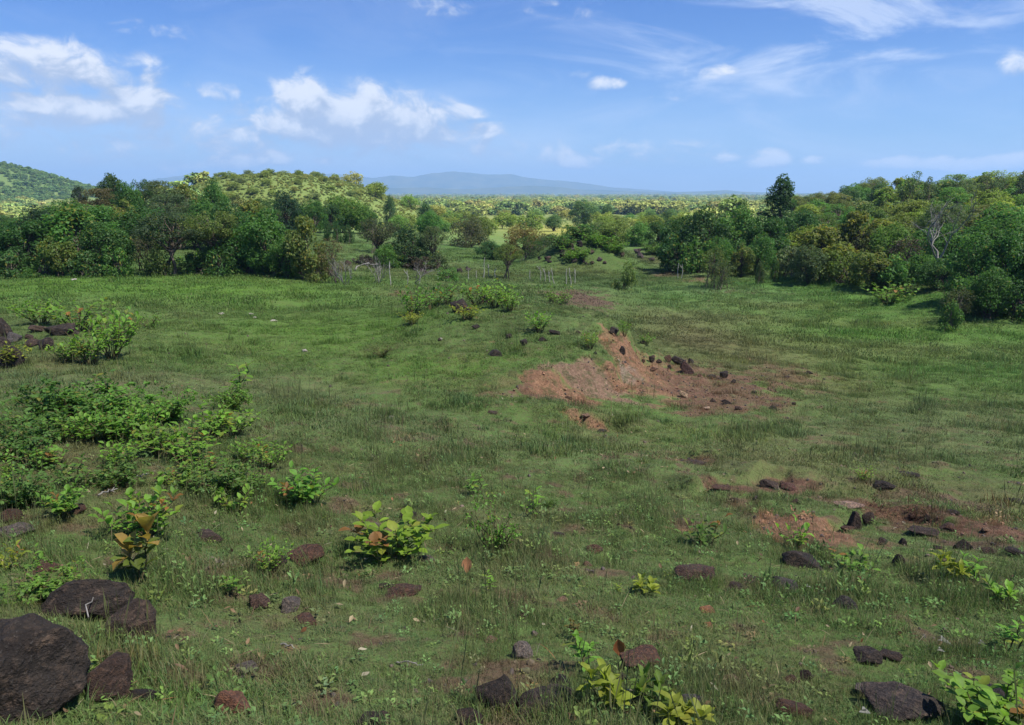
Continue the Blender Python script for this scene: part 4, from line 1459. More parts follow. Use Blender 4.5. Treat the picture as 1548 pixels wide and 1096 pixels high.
# ------------------------------------------------------------------ the far woods that read as one mass
def gn_scatter(name, pts_xyz, protos, rot, scl, idx, rgb, material_note=None):
    """one object: points that carry copies of the prototype meshes"""
    cl = bpy.data.collections.new(name + ' pieces')
    for k, me in enumerate(protos):
        o = bpy.data.objects.new(f'{name} piece {chr(97 + k)}', me)
        cl.objects.link(o)
    me = mesh_np(name, pts_xyz)
    a = me.attributes.new('rot', 'FLOAT_VECTOR', 'POINT')
    a.data.foreach_set('vector', np.asarray(rot, np.float32).ravel())
    a = me.attributes.new('scl', 'FLOAT_VECTOR', 'POINT')
    a.data.foreach_set('vector', np.asarray(scl, np.float32).ravel())
    a = me.attributes.new('idx', 'INT', 'POINT')
    a.data.foreach_set('value', np.asarray(idx, np.int32))
    set_color_attr(me, 'icol', rgb)
    ng = bpy.data.node_groups.new(name + ' scatter', 'GeometryNodeTree')
    ng.interface.new_socket('Geometry', in_out='INPUT', socket_type='NodeSocketGeometry')
    ng.interface.new_socket('Geometry', in_out='OUTPUT', socket_type='NodeSocketGeometry')
    gi, go = ng.nodes.new('NodeGroupInput'), ng.nodes.new('NodeGroupOutput')
    ci = ng.nodes.new('GeometryNodeCollectionInfo')
    ci.inputs['Collection'].default_value = cl
    ci.inputs['Separate Children'].default_value = True
    ci.inputs['Reset Children'].default_value = True
    ip = ng.nodes.new('GeometryNodeInstanceOnPoints')
    ip.inputs['Pick Instance'].default_value = True

    def na(nm, tp):
        nd = ng.nodes.new('GeometryNodeInputNamedAttribute')
        nd.data_type = tp
        nd.inputs['Name'].default_value = nm
        return nd.outputs['Attribute']
    e2r = ng.nodes.new('FunctionNodeEulerToRotation')
    ng.links.new(na('rot', 'FLOAT_VECTOR'), e2r.inputs[0])
    ng.links.new(gi.outputs[0], ip.inputs['Points'])
    ng.links.new(ci.outputs[0], ip.inputs['Instance'])
    ng.links.new(na('idx', 'INT'), ip.inputs['Instance Index'])
    ng.links.new(e2r.outputs[0], ip.inputs['Rotation'])
    ng.links.new(na('scl', 'FLOAT_VECTOR'), ip.inputs['Scale'])
    ng.links.new(ip.outputs[0], go.inputs[0])
    o = link(name, me)
    md = o.modifiers.new('scatter', 'NODES')
    md.node_group = ng
    o['kind'] = 'stuff'
    return o


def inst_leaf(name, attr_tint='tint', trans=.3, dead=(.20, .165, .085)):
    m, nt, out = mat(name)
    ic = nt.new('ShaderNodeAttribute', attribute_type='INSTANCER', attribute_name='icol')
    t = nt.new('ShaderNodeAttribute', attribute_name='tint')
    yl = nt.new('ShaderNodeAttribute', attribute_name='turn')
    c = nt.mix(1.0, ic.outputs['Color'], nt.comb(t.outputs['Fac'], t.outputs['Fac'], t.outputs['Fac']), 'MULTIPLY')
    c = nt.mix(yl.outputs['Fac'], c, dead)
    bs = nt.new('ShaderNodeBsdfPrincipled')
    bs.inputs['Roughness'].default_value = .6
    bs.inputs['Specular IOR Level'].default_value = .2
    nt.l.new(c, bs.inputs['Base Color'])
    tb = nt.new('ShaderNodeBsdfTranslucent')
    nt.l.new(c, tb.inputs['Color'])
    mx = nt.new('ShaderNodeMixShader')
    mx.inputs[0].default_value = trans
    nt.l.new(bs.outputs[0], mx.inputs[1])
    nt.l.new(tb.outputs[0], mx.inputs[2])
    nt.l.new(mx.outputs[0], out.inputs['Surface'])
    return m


FARLEAF = inst_leaf('far foliage', dead=(.22, .19, .06))
far_protos = []
for k in range(4):
    _, cm_ = crown_tree('far crown', 900 + k, Hh=4.4, Wr=2.8, base=.1, blobs=16, blob_r=(.8, 1.3), leaves=620, leaf=(.8, .5), stems=1, turn=.1, gap=.15)
    cm_.materials.clear()
    cm_.materials.append(FARLEAF)
    far_protos.append(cm_)
R4 = np.random.default_rng(44)
X, Y, S, C3 = [], [], [], []
# plain
n = 30000
yy = np.exp(R4.uniform(math.log(430), math.log(6000), n))
xx = R4.uniform(-.72, .72, n) * yy
dens = smooth(.36, .56, fbm(xx / 140 + 7, yy / 240, 4)) * .93 + .07
keep = R4.random(n) < dens * np.where(yy < 900, .75, 1)
keep &= ~((np.hypot((xx + 530) / 150, (yy - 800) / 220) < 1))
X.append(xx[keep]); Y.append(yy[keep]); S.append(R4.uniform(.8, 1.6, keep.sum()) * (1 + yy[keep] / 2600))
# the far green hill on the left
n = 5200
xx = R4.uniform(-720, -400, n)
yy = R4.uniform(600, 960, n)
keep = (np.hypot((xx + 530) / 150, (yy - 800) / 230) < 1) & (fbm(xx / 16., yy / 16., 3) > .34)
X.append(xx[keep]); Y.append(yy[keep]); S.append(R4.uniform(.55, 1.15, keep.sum()))
# left and right of what the plain shows between the woods
n = 900
xx = R4.uniform(-190, 240, n); yy = R4.uniform(190, 430, n)
pxx = 774 + F * xx / yy
keep = ((pxx < 320) | (pxx > 1045)) & (pxx > -150) & (pxx < 1700)
X.append(xx[keep]); Y.append(yy[keep]); S.append(R4.uniform(.8, 1.3, keep.sum()))
X, Y, S = np.concatenate(X), np.concatenate(Y), np.concatenate(S)
Z = HEIGHT(X, Y) - .3 * S
n = len(X)
pal = np.array([(.25, .32, .075), (.20, .29, .075), (.29, .32, .085), (.13, .21, .06), (.26, .30, .075), (.30, .29, .09)])
ci_ = R4.choice(6, n, p=[.26, .24, .14, .14, .14, .08])
rgb = pal[ci_] * R4.uniform(.85, 1.15, (n, 1))
onhill = np.hypot((X + 530) / 160, (Y - 800) / 240) < 1
rgb[onhill] = np.array([(.11, .20, .055), (.14, .23, .06), (.09, .17, .052)])[R4.integers(0, 3, onhill.sum())] * R4.uniform(.85, 1.2, (onhill.sum(), 1))
sq = np.stack([S * R4.uniform(.9, 1.5, n), S * R4.uniform(.9, 1.4, n), S * R4.uniform(.6, 1.05, n)], -1)
fw = gn_scatter('distant_woodland', np.stack([X, Y, Z], -1), far_protos, np.stack([np.zeros(n), np.zeros(n), R4.uniform(0, 6.28, n)], -1), sq, R4.integers(0, 4, n), rgb)
fw['label'] = 'woods over the far plain and the far hill'

n = 9000
xx = R4.uniform(-125, -30, n)
yy = R4.uniform(190, 300, n)
keep = fbm(xx / 7., yy / 9., 3) > .30
xx, yy = xx[keep], yy[keep]
n = len(xx)
sc = R4.uniform(.06, .20, n)
rgb = np.array([(.21, .26, .06), (.17, .23, .055), (.25, .27, .07), (.14, .20, .052)])[R4.integers(0, 4, n)] * R4.uniform(.8, 1.2, (n, 1))
hs = gn_scatter('hill_scrub', np.stack([xx, yy, HEIGHT(xx, yy) - .1], -1), far_protos, np.stack([np.zeros(n), np.zeros(n), R4.uniform(0, 6.28, n)], -1), np.stack([sc, sc, sc * .75], -1), R4.integers(0, 4, n), rgb)
hs['label'] = 'low scrub and tall weeds over the yellow hill'

# ------------------------------------------------------------------ grass
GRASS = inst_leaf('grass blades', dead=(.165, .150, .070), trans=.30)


def tuft(seed, blades, rad, hh, wd, lean=.7, dead=.2, seg=3, heads=0):
    R = np.random.default_rng(seed)
    V, Fq, T, Y = [], [], [], []
    n = 0
    for b in range(blades):
        a, q = R.uniform(0, 6.283), math.sqrt(R.random()) * rad
        x, y = math.cos(a) * q, math.sin(a) * q
        az = R.uniform(0, 6.283)
        L = hh * R.uniform(.45, 1.15)
        ln = lean * R.uniform(.15, 1.1)
        head = b < heads
        if head:
            L, ln = hh * R.uniform(1.6, 2.2), .12
        s = np.array([-math.sin(az), math.cos(az), 0]) * wd * .5 * R.uniform(.7, 1.3)
        tn, yn = R.uniform(.7, 1.35), (R.uniform(.5, 1.0) if R.random() < dead else R.uniform(0, .12))
        p = np.array([x, y, -.015])
        for k in range(seg + 1):
            t = k / seg
            th = ln * (t * 1.5)
            if k:
                p = p + np.array([math.cos(az) * math.sin(th), math.sin(az) * math.sin(th), math.cos(th)]) * L / seg
            w = (1 - t * .92) * (1 if not head else .7)
            if head and k == seg - 1:
                w = 1.6
            V += [p + s * w, p - s * w]
        for k in range(seg):
            o = n + 2 * k
            Fq.append((o, o + 1, o + 3, o + 2))
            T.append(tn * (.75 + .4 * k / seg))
            Y.append(yn if not head else .5)
        n += 2 * (seg + 1)
    me = mesh_np('tuft', V, Fq)
    set_float_attr(me, 'tint', T, 'FACE')
    set_float_attr(me, 'turn', Y, 'FACE')
    me.materials.append(GRASS)
    return me


def weed(seed, leaves=9, rad=.05, L=.035):
    """little flat weed of round leaves"""
    R = np.random.default_rng(seed)
    sp = []
    for k in range(leaves):
        az = R.uniform(0, 6.283)
        el = R.uniform(.1, 1.0)
        b = (math.cos(az) * R.uniform(0, rad), math.sin(az) * R.uniform(0, rad), R.uniform(.01, .09))
        sp.append((b, (math.cos(az) * math.cos(el), math.sin(az) * math.cos(el), math.sin(el)), np.array([0, 0, 1.]) + R.normal(0, .3, 3), L * R.uniform(.6, 1.2), L * .55, .5, R.uniform(.9, 1.5), 0))
    V, Fq, T, Y = leaf_blades(sp, R, 2)
    me = mesh_np('weed', V, Fq, None, True)
    set_float_attr(me, 'tint', T, 'FACE')
    set_float_attr(me, 'turn', Y, 'FACE')
    me.materials.append(GRASS)
    return me


near_p = [tuft(500 + k, 34, .10, .066 + .010 * (k % 3), .0042, 1.05, (.2, .34, .1, .55)[k % 4]) for k in range(6)] + [tuft(520 + k, 22, .07, .15, .0042, .55, .25, 4, heads=1) for k in range(2)] + [weed(530 + k) for k in range(2)] + [tuft(550, 30, .10, .07, .004, 1.1, .95), tuft(551, 26, .08, .10, .004, .8, .9), tuft(552, 7, .06, .20, .0035, .25, .6, 4, heads=4)]
mid_p = [tuft(545, 14, .22, .17, .008, .35, .55, 3, heads=3), tuft(546, 44, .16, .13, .012, .75, .05, 3)] + [tuft(540 + k, 64, .26, .048 + .012 * (k % 3), .009, .95, (.14, .24, .08)[k % 3], 2) for k in range(4)]
tall_p = [tuft(560 + k, 70, .30, .165, .012, .55, (.08, .26)[k % 2], 3) for k in range(3)]
far_p = [tuft(580 + k, 70, .75, .11, .03, .8, .12, 2) for k in range(3)]
R5 = np.random.default_rng(55)
clumpy = lambda x, y: smooth(.30, .62, fbm(x * 1.1 + 3, y * 1.1, 4))
VALLEY = [hit(a, b) for a, b in ((1450, 520), (1330, 500), (1250, 450), (1440, 450), (1000, 425), (900, 412), (1380, 570), (1170, 420), (980, 645), (1060, 660), (760, 415), (640, 418))]


def tallness(x, y):
    t = np.zeros_like(x)
    for (cx, cy, cz), r in zip(VALLEY, (8, 9, 9, 7, 7, 6, 6, 9, 1.5, 1.8, 5, 6)):
        t = np.maximum(t, np.exp(-((x - cx) ** 2 + (y - cy) ** 2) / (2 * (r * .6) ** 2)))
    return t * smooth(.25, .6, fbm(x * .5, y * .5, 3))


def lay(n, r0, r1, power, protos, base_scale, weights, kind):
    u = R5.random(n)
    r = (r0 ** power + u * (r1 ** power - r0 ** power)) ** (1 / power)
    th = np.where(R5.random(n) < .70, R5.uniform(-.68, .68, n), R5.uniform(.68, 1.12, n) * np.where(R5.random(n) < .5, -1, 1))
    x, y = r * np.sin(th), r * np.cos(th)
    c, bare = tone_at(x, y)
    tl = tallness(x, y)
    if kind == 'tall':
        keep = R5.random(n) < tl * .95 * (1 - bare)
    else:
        cl = clumpy(x, y)
        keep = R5.random(n) < np.clip(1 - bare * (.55 + .6 * smooth(.62, .5, fbm(x * 3 + 4, y * 3 + 90, 3))), 0, 1) * (.42 + .58 * cl)
        keep |= R5.random(n) < .035
    x, y, c, tl = x[keep], y[keep], c[keep], tl[keep]
    n = len(x)
    z = HEIGHT(x, y)
    cl = clumpy(x * .7 + 9, y * .7)
    s = base_scale * R5.uniform(.65, 1.35, n) * (.75 + .5 * cl)
    hgt = s * R5.uniform(.75, 1.35, n) * (.5 + 1.1 * smooth(.4, .78, fbm(x * 1.1 + 60, y * 1.1, 4)))
    rot = np.stack([R5.normal(0, .12, n), R5.normal(0, .12, n), R5.uniform(0, 6.283, n)], -1)
    hue = R5.normal(0, 1, n)
    rgb = c * ((1.6 if kind == 'tall' else 1.15) + .22 * R5.normal(0, 1, (n, 1)))
    rgb[:, 0] *= 1 + .08 * hue
    rgb[:, 2] *= 1 - .10 * hue
    rgb = np.clip(rgb, .01, .5)
    idx = R5.choice(len(protos), n, p=np.array(weights) / sum(weights))
    return np.stack([x, y, z], -1), rot, np.stack([s, s, hgt], -1), idx, rgb


for nm, lab, args in (
    ('grass', 'short rough grass of the near meadow', (72000, 2.6, 13.5, 1.55, near_p, 1.0, [3, 3, 3, 3, 2, 2, .35, .3, .7, .7, 1.1, .8, .22], 'short')),
    ('meadow_grass', 'grazed grass of the middle meadow', (78000, 12.5, 42, 1.5, mid_p, 1.0, [.22, .38, 1, 1, 1, 1], 'short')),
    ('tall_grass', 'tall green and rusty grass of the wet hollow', (58000, 18, 80, 1.6, tall_p, 1.0, [1, 1, 1], 'tall')),
    ('field_grass', 'grass of the far fields', (40000, 40, 105, 1.6, far_p, 1.0, [1, 1, 1], 'short')),
):
    o = gn_scatter(nm, *(lambda P, r, s, i, c: (P, args[4], r, s, i, c))(*lay(*args)))
    o['label'] = lab

# fallen leaves and bits of straw lying in the near grass
def litter(seed, L, wd):
    R = np.random.default_rng(seed)
    V, Fq, T, Y = leaf_blades([((-L / 2, 0, .012), (1, 0, R.uniform(0, .3)), np.array([0, R.uniform(-.3, .3), 1.]), L, wd, R.uniform(-.6, .8), 1, 0)], R, 3)
    me = mesh_np('litter', V, Fq, None, True)
    set_float_attr(me, 'tint', T, 'FACE')
    set_float_attr(me, 'turn', Y, 'FACE')
    me.materials.append(GRASS)
    return me


n = 5200
r = (2.7 ** 1.3 + R5.random(n) * (20 ** 1.3 - 2.7 ** 1.3)) ** (1 / 1.3)
th = R5.uniform(-.68, .68, n)
x, y = r * np.sin(th), r * np.cos(th)
keep = fbm(x * .9 + 70, y * .9 + 20, 4) > R5.uniform(.38, .66, n)
x, y = x[keep], y[keep]
n = len(x)
s = R5.uniform(.5, 1.25, n)
rgb = np.array([(.20, .13, .07), (.30, .24, .14), (.13, .08, .05), (.34, .30, .21), (.26, .12, .055)])[R5.choice(5, n, p=[.28, .3, .2, .14, .08])] * R5.uniform(.7, 1.2, (n, 1))
rot = np.stack([R5.normal(0, .45, n), R5.normal(0, .45, n), R5.uniform(0, 6.28, n)], -1)
o = gn_scatter('leaf_litter', np.stack([x, y, HEIGHT(x, y) + .015 + R5.random(n) * .025], -1), [litter(1, .06, .032), litter(2, .085, .02), litter(3, .16, .006), litter(4, .22, .005)], rot, np.stack([s, s, s], -1), R5.choice(4, n, p=[.25, .15, .35, .25]), rgb)
o['label'] = 'dead leaves and straw scattered in the near grass'

# loose grit, clods and pebbles
peb = [rock_mesh('pebble', 600 + k, 3, 14, .14, 1.0, (.4, .8)) for k in range(4)]
PEB, nt, out = mat('loose stones')
bs = nt.new('ShaderNodeBsdfPrincipled')
bs.inputs['Roughness'].default_value = .9
ic = nt.new('ShaderNodeAttribute', attribute_type='INSTANCER', attribute_name='icol')
g = nt.new('ShaderNodeNewGeometry')
nt.l.new(nt.mix(nt.ramp(nt.noise(g.outputs['Position'], 30, 4, .7), .4, .65), ic.outputs['Color'], nt.mix(.5, ic.outputs['Color'], (.05, .04, .035))), bs.inputs['Base Color'])
nt.l.new(bs.outputs[0], out.inputs['Surface'])
for p in peb:
    p.materials.clear()
    p.materials.append(PEB)
n = 34000
r = (2.8 ** 1.4 + R5.random(n) * (34 ** 1.4 - 2.8 ** 1.4)) ** (1 / 1.4)
th = R5.uniform(-.95, .95, n)
x, y = r * np.sin(th), r * np.cos(th)
c, bare = tone_at(x, y)
keep = R5.random(n) < bare * .8 + .022
x, y, c, bare = x[keep], y[keep], c[keep], bare[keep]
n = len(x)
s = np.minimum(R5.lognormal(math.log(.013), .5, n), .032) * (1 + np.hypot(x, y) / 45)
rgb = np.where((R5.random(n) < .35)[:, None], np.array((.06, .045, .04)), np.where(bare[:, None] > .3, c * .9, np.array((.13, .09, .07)))) * R5.uniform(.6, 1.3, (n, 1))
rot = R5.uniform(0, 6.28, (n, 3))
o = gn_scatter('gravel', np.stack([x, y, HEIGHT(x, y) + s * .2], -1), peb, rot, np.stack([s, s * .85, s * .65], -1), R5.integers(0, 4, n), rgb)
o['label'] = 'loose pebbles and clods on bare soil'

# ------------------------------------------------------------------ shrubs and plants near by
BG, BY, MG, DG = (.165, .310, .042), (.23, .29, .038), (.140, .275, .042), (.105, .205, .042)
PATCH = 'leafy plants of the left shrub patch'
for kind, px, py, w, h, c, lab in (
    ('small', 90, 640, 110, 62, DG, 'dark small leaved shrub at the far left of the shrub patch'),
    ('small', 150, 632, 90, 50, MG, 'small leaved shrub at the back of the patch, tinged with brown'),
    ('small', 60, 672, 90, 50, DG, 'dull dark shrub beside the left picture edge in the patch'),
    ('bushy', 120, 672, 60, 52, BG, 'bright shrub with fan of light leaves left of the patch middle'),
    ('small', 175, 668, 80, 50, MG, 'small leaved shrub between two bright ones in the patch'),
    ('bushy', 210, 668, 62, 60, BG, 'bright green shrub near the back centre of the patch'),
    ('small', 245, 640, 80, 48, MG, 'yellow dotted low shrub along the back edge of the patch'),
    ('bushy', 275, 700, 84, 60, BG, 'broad bright shrub at the centre of the patch'),
    ('bushy', 235, 690, 60, 55, MG, 'mid green shrub left of the broad bright one'),
    ('bushy', 325, 665, 72, 58, BG, 'tall bright shrub with black shade under it'),
    ('bushy', 300, 720, 70, 50, MG, 'mid green shrub in the lower middle of the patch'),
    ('bushy', 182, 706, 66, 50, BG, 'bright low shrub left of the reddish gap in the patch'),
    ('bushy', 262, 742, 70, 44, BG, 'bright low shrub above the large leaved plant'),
    ('bushy', 350, 660, 60, 46, BG, 'bright shrub right of the tall one with black shade'),
    ('bushy', 376, 742, 56, 42, MG, 'green shrub below the one standing apart'),
    ('bushy', 62, 712, 70, 44, MG, 'green shrub in the left of the patch, in front of the dull dark one'),
    ('sprig', 355, 608, 40, 44, BG, 'upright sprig with orange tip at the upper right of the patch'),
    ('small', 345, 620, 50, 38, MG, 'low shrub under the orange tipped sprig'),
    ('bushy', 405, 712, 62, 62, BG, 'bright shrub standing apart at the right of the patch'),
    ('bushy', 372, 700, 46, 40, MG, 'small shrub joining the right shrub to the patch'),
    ('small', 330, 752, 110, 56, DG, 'dark tangled shrub on the lower edge of the patch'),
    ('broad', 358, 780, 56, 50, BG, 'light green plant sticking out below the dark tangled shrub'),
    ('clump', 455, 768, 80, 62, MG, 'broad leaved plant with orange leaves right below the patch'),
    ('clump', 215, 815, 88, 76, BG, 'large leaved plant with orange new leaf below the patch'),
    ('small', 30, 770, 90, 70, DG, 'dark leafy shrub at the left picture edge'),
    ('bushy', 8, 745, 40, 60, BG, 'bright shrub cut by the left picture edge'),
    ('clump', 92, 785, 56, 48, MG, 'plant with an orange leaf left of the reddish soil'),
    ('sprig', 108, 735, 36, 40, MG, 'thin sprig standing in brown grass left of the patch'),
    ('small', 160, 740, 90, 40, DG, 'dull low shrub in brown grass in front of the patch'),
    ('small', 20, 700, 80, 44, DG, 'shadowed weed tangle at the left picture edge'),
    ('sprig', 52, 868, 26, 40, MG, 'thin green sprig behind the middle boulder'),
    ('broad', 10, 870, 36, 50, BY, 'yellow green sprig at the left picture edge above the boulders'),
    ('small', 60, 910, 90, 34, MG, 'low yellowish weed mat between the two boulders'),
    ('bushy', 408, 872, 54, 72, BG, 'fresh green sprigs beside the brown stone'),
    ('sprig', 350, 905, 30, 26, MG, 'small weed right of the orange leaved plant'),
):
    h *= .72 if kind in ('small', 'bushy') else .9
    plant(kind, px, py, w, h, c, lab, group=PATCH, cat='shrub' if kind in ('small', 'bushy') else 'plant')
for kind, px, py, w, h, c, lab in (
    ('orange', 208, 892, 60, 68, (.12, .17, .03), 'plant with big orange brown leaves behind the cracked boulder'),
    ('clump', 595, 850, 132, 66, (.20, .31, .036), 'large yellow green leafy clump in the middle foreground'),
    ('twiggy', 752, 838, 88, 84, MG, 'sparse twiggy shrub right of the yellow green clump'),
    ('sprig', 806, 786, 36, 38, BG, 'light green sprig just behind the twiggy shrub'),
    ('sprig', 715, 752, 34, 34, MG, 'faint green sprig far behind the twiggy shrub'),
    ('small', 830, 768, 24, 14, DG, 'tiny dark weed behind the light sprig'),
    ('broad', 1066, 828, 64, 48, (.10, .165, .035), 'drooping light green plant in the middle right grass'),
    ('broad', 1203, 832, 52, 48, BG, 'bright green plant growing behind a dark rock'),
    ('rosette', 977, 902, 48, 30, BY, 'small yellow green plant right of the centre stones'),
    ('sprig', 935, 900, 15, 16, BY, 'tiny yellow sprig left of the small yellow green plant'),
    ('broad', 1300, 868, 60, 34, MG, 'sparse thin plant behind the tan stones'),
    ('rosette', 1440, 884, 46, 44, BY, 'yellow green upright plant in the right foreground grass'),
    ('sprig', 1478, 888, 36, 36, MG, 'dull green sprig right of the yellow green upright plant'),
    ('rosette', 1518, 914, 44, 34, BG, 'yellowish plant near the right picture edge'),
    ('rosette', 917, 1082, 76, 72, BY, 'yellow green rosette at the bottom centre'),
    ('rosette', 985, 1080, 74, 66, (.12, .19, .03), 'leafy rosette right of the yellow green one at the bottom'),
    ('rosette', 1035, 1112, 80, 56, BY, 'lowest yellow green rosette cut by the bottom picture edge'),
    ('clump', 1512, 1108, 120, 66, BG, 'bright broad leaved plant in the bottom right corner'),
    ('sprig', 1540, 992, 40, 24, BG, 'single leafy sprig at the right picture edge'),
    ('sprig', 885, 1018, 52, 56, MG, 'green sprig with a reddish leaf beside the red brown rock'),
    ('sprig', 740, 895, 22, 14, BG, 'tiny bright weed beside a flat red stone'),
    ('sprig', 870, 970, 26, 40, (.13, .10, .03), 'rust coloured leaf sprig above the red brown rock'),
):
    plant(kind, px, py, w, h, c, lab, (.33, .22, .055) if kind == 'orange' else (.26, .13, .04), group='plants of the near grass')
for kind, px, py, w, h, c, lab in (
    ('bushy', 165, 545, 64, 58, BG, 'bright shrub at the right end of the left rock heap'),
    ('bushy', 130, 552, 60, 40, MG, 'mid green shrub in front of the left rock heap'),
    ('bushy', 112, 502, 70, 30, MG, 'shrub growing behind the left rock heap'),
    ('bushy', 55, 492, 60, 24, BG, 'light shrub behind the dark rocks at the left'),
    ('bushy', 14, 556, 40, 26, BY, 'bright yellow green shrub below the dark rocks at the left picture edge'),
    ('bushy', 186, 520, 40, 42, MG, 'rounded shrub tapering off right of the rock heap'),
    ('bushy', 100, 548, 44, 26, BG, 'low bright shrub below the dark rocks'),
    ('twiggy', 226, 498, 34, 20, MG, 'sparse weed on the grass right of the rock heap'),
    ('bushy', 625, 478, 46, 34, MG, 'shrub at the left end of the knoll thicket'),
    ('bushy', 652, 470, 50, 32, DG, 'dim shrub left of the black rock on the knoll'),
    ('bushy', 622, 492, 34, 18, BY, 'yellowish low shrub below the left end of the knoll thicket'),
    ('bushy', 676, 462, 46, 28, DG, 'dark shrub behind the black rock on the knoll'),
    ('bushy', 720, 462, 54, 32, MG, 'shrub right behind the black rock on the knoll'),
    ('bushy', 748, 466, 54, 32, BG, 'bright shrub at the top of the knoll'),
    ('bushy', 770, 472, 40, 26, BG, 'bright shrub at the right end of the knoll thicket'),
    ('bushy', 706, 484, 40, 20, BY, 'bright yellow green shrub in front of the black rock on the knoll'),
    ('bushy', 815, 504, 42, 28, MG, 'shrub with dark stones beside it on the knoll'),
    ('twiggy', 840, 462, 50, 18, MG, 'light sprawling weed on the back of the knoll'),
    ('bushy', 852, 460, 22, 14, BG, 'small bright weed by the purple bare patch'),
    ('bushy', 893, 528, 26, 24, BG, 'bright shrub at the lip of the red scar'),
    ('bushy', 944, 510, 18, 22, MG, 'small shrub behind the top of the red scar'),
    ('bushy', 976, 522, 22, 14, MG, 'low shrub beside a dark stone behind the red scar'),
    ('twiggy', 578, 541, 38, 18, OL, 'brownish weed in the middle of the left meadow'),
    ('bushy', 1306, 728, 26, 20, BG, 'small weed behind the bare strips on the right'),
    ('bushy', 292, 412, 50, 18, BG, 'low bright shrub in front of the bare trunk'),
    ('bushy', 330, 411, 62, 18, MG, 'low shrub right of the bare trunk'),
    ('bushy', 266, 410, 34, 14, BG, 'low bright shrub left of the bare trunk'),
    ('bushy', 372, 412, 46, 14, MG, 'low shrub ending the row before the tree line'),
    ('bushy', 436, 414, 26, 10, BG, 'small light weed near the pale brush'),
    ('bushy', 1348, 460, 50, 14, MG, 'low weeds in the shade of the right trees'),
    ('small', 850, 378, 40, 18, DG, 'green scrub on the left flank of the dark rock mound'),
    ('small', 880, 362, 44, 18, DG, 'green scrub on top of the dark rock mound'),
    ('small', 905, 376, 40, 18, MG, 'lighter scrub on the right flank of the dark rock mound'),
    ('small', 872, 396, 40, 14, MG, 'scrub at the foot of the dark rock mound'),
    ('small', 960, 372, 40, 14, MG, 'scrub on the broken slope left of the dark wood'),
    ('small', 990, 386, 36, 14, DG, 'dark scrub low on the broken slope left of the dark wood'),
    ('small', 930, 384, 34, 12, MG, 'scrub between the rock mound and the broken slope'),
):
    plant(kind, px, py, w, h, c, lab, cat='shrub', group='shrubs of the middle meadow')

# ------------------------------------------------------------------ rocks
KB, DB, RB, TN, OR, GR = (.029, .023, .020), (.050, .035, .027), (.088, .048, .032), (.22, .145, .10), (.30, .145, .075), (.13, .112, .098)
for px, py, w, h, c, me, lab, kw in (
    (34, 1092, 178, 150, (.029, .023, .019), 0, 'huge dark boulder in the bottom left corner', dict(depth=.8, rotz=.2, bury=.25)),
    (136, 940, 124, 74, (.029, .023, .019), 1, 'dark pitted boulder in front of the orange leaved plant', dict(depth=.7, rotz=-.2, bury=.3)),
    (200, 968, 68, 58, (.062, .045, .035), 2, 'angular brown slab leaning on the pitted boulder', dict(depth=.8, rotz=.5, tilt=.2)),
    (168, 1060, 76, 62, (.058, .036, .027), 3, 'rusty dark stone at the right foot of the huge boulder', dict(depth=.9, rotz=.3)),
):
    rock(px, py, w, h, c, lab, 'boulder' if me < 2 else 'rock', 'boulders in the bottom left', 'boulder' if me < 2 else 'rock', BOULDERS[me], **kw)
NR = 'stones lying in the near grass'
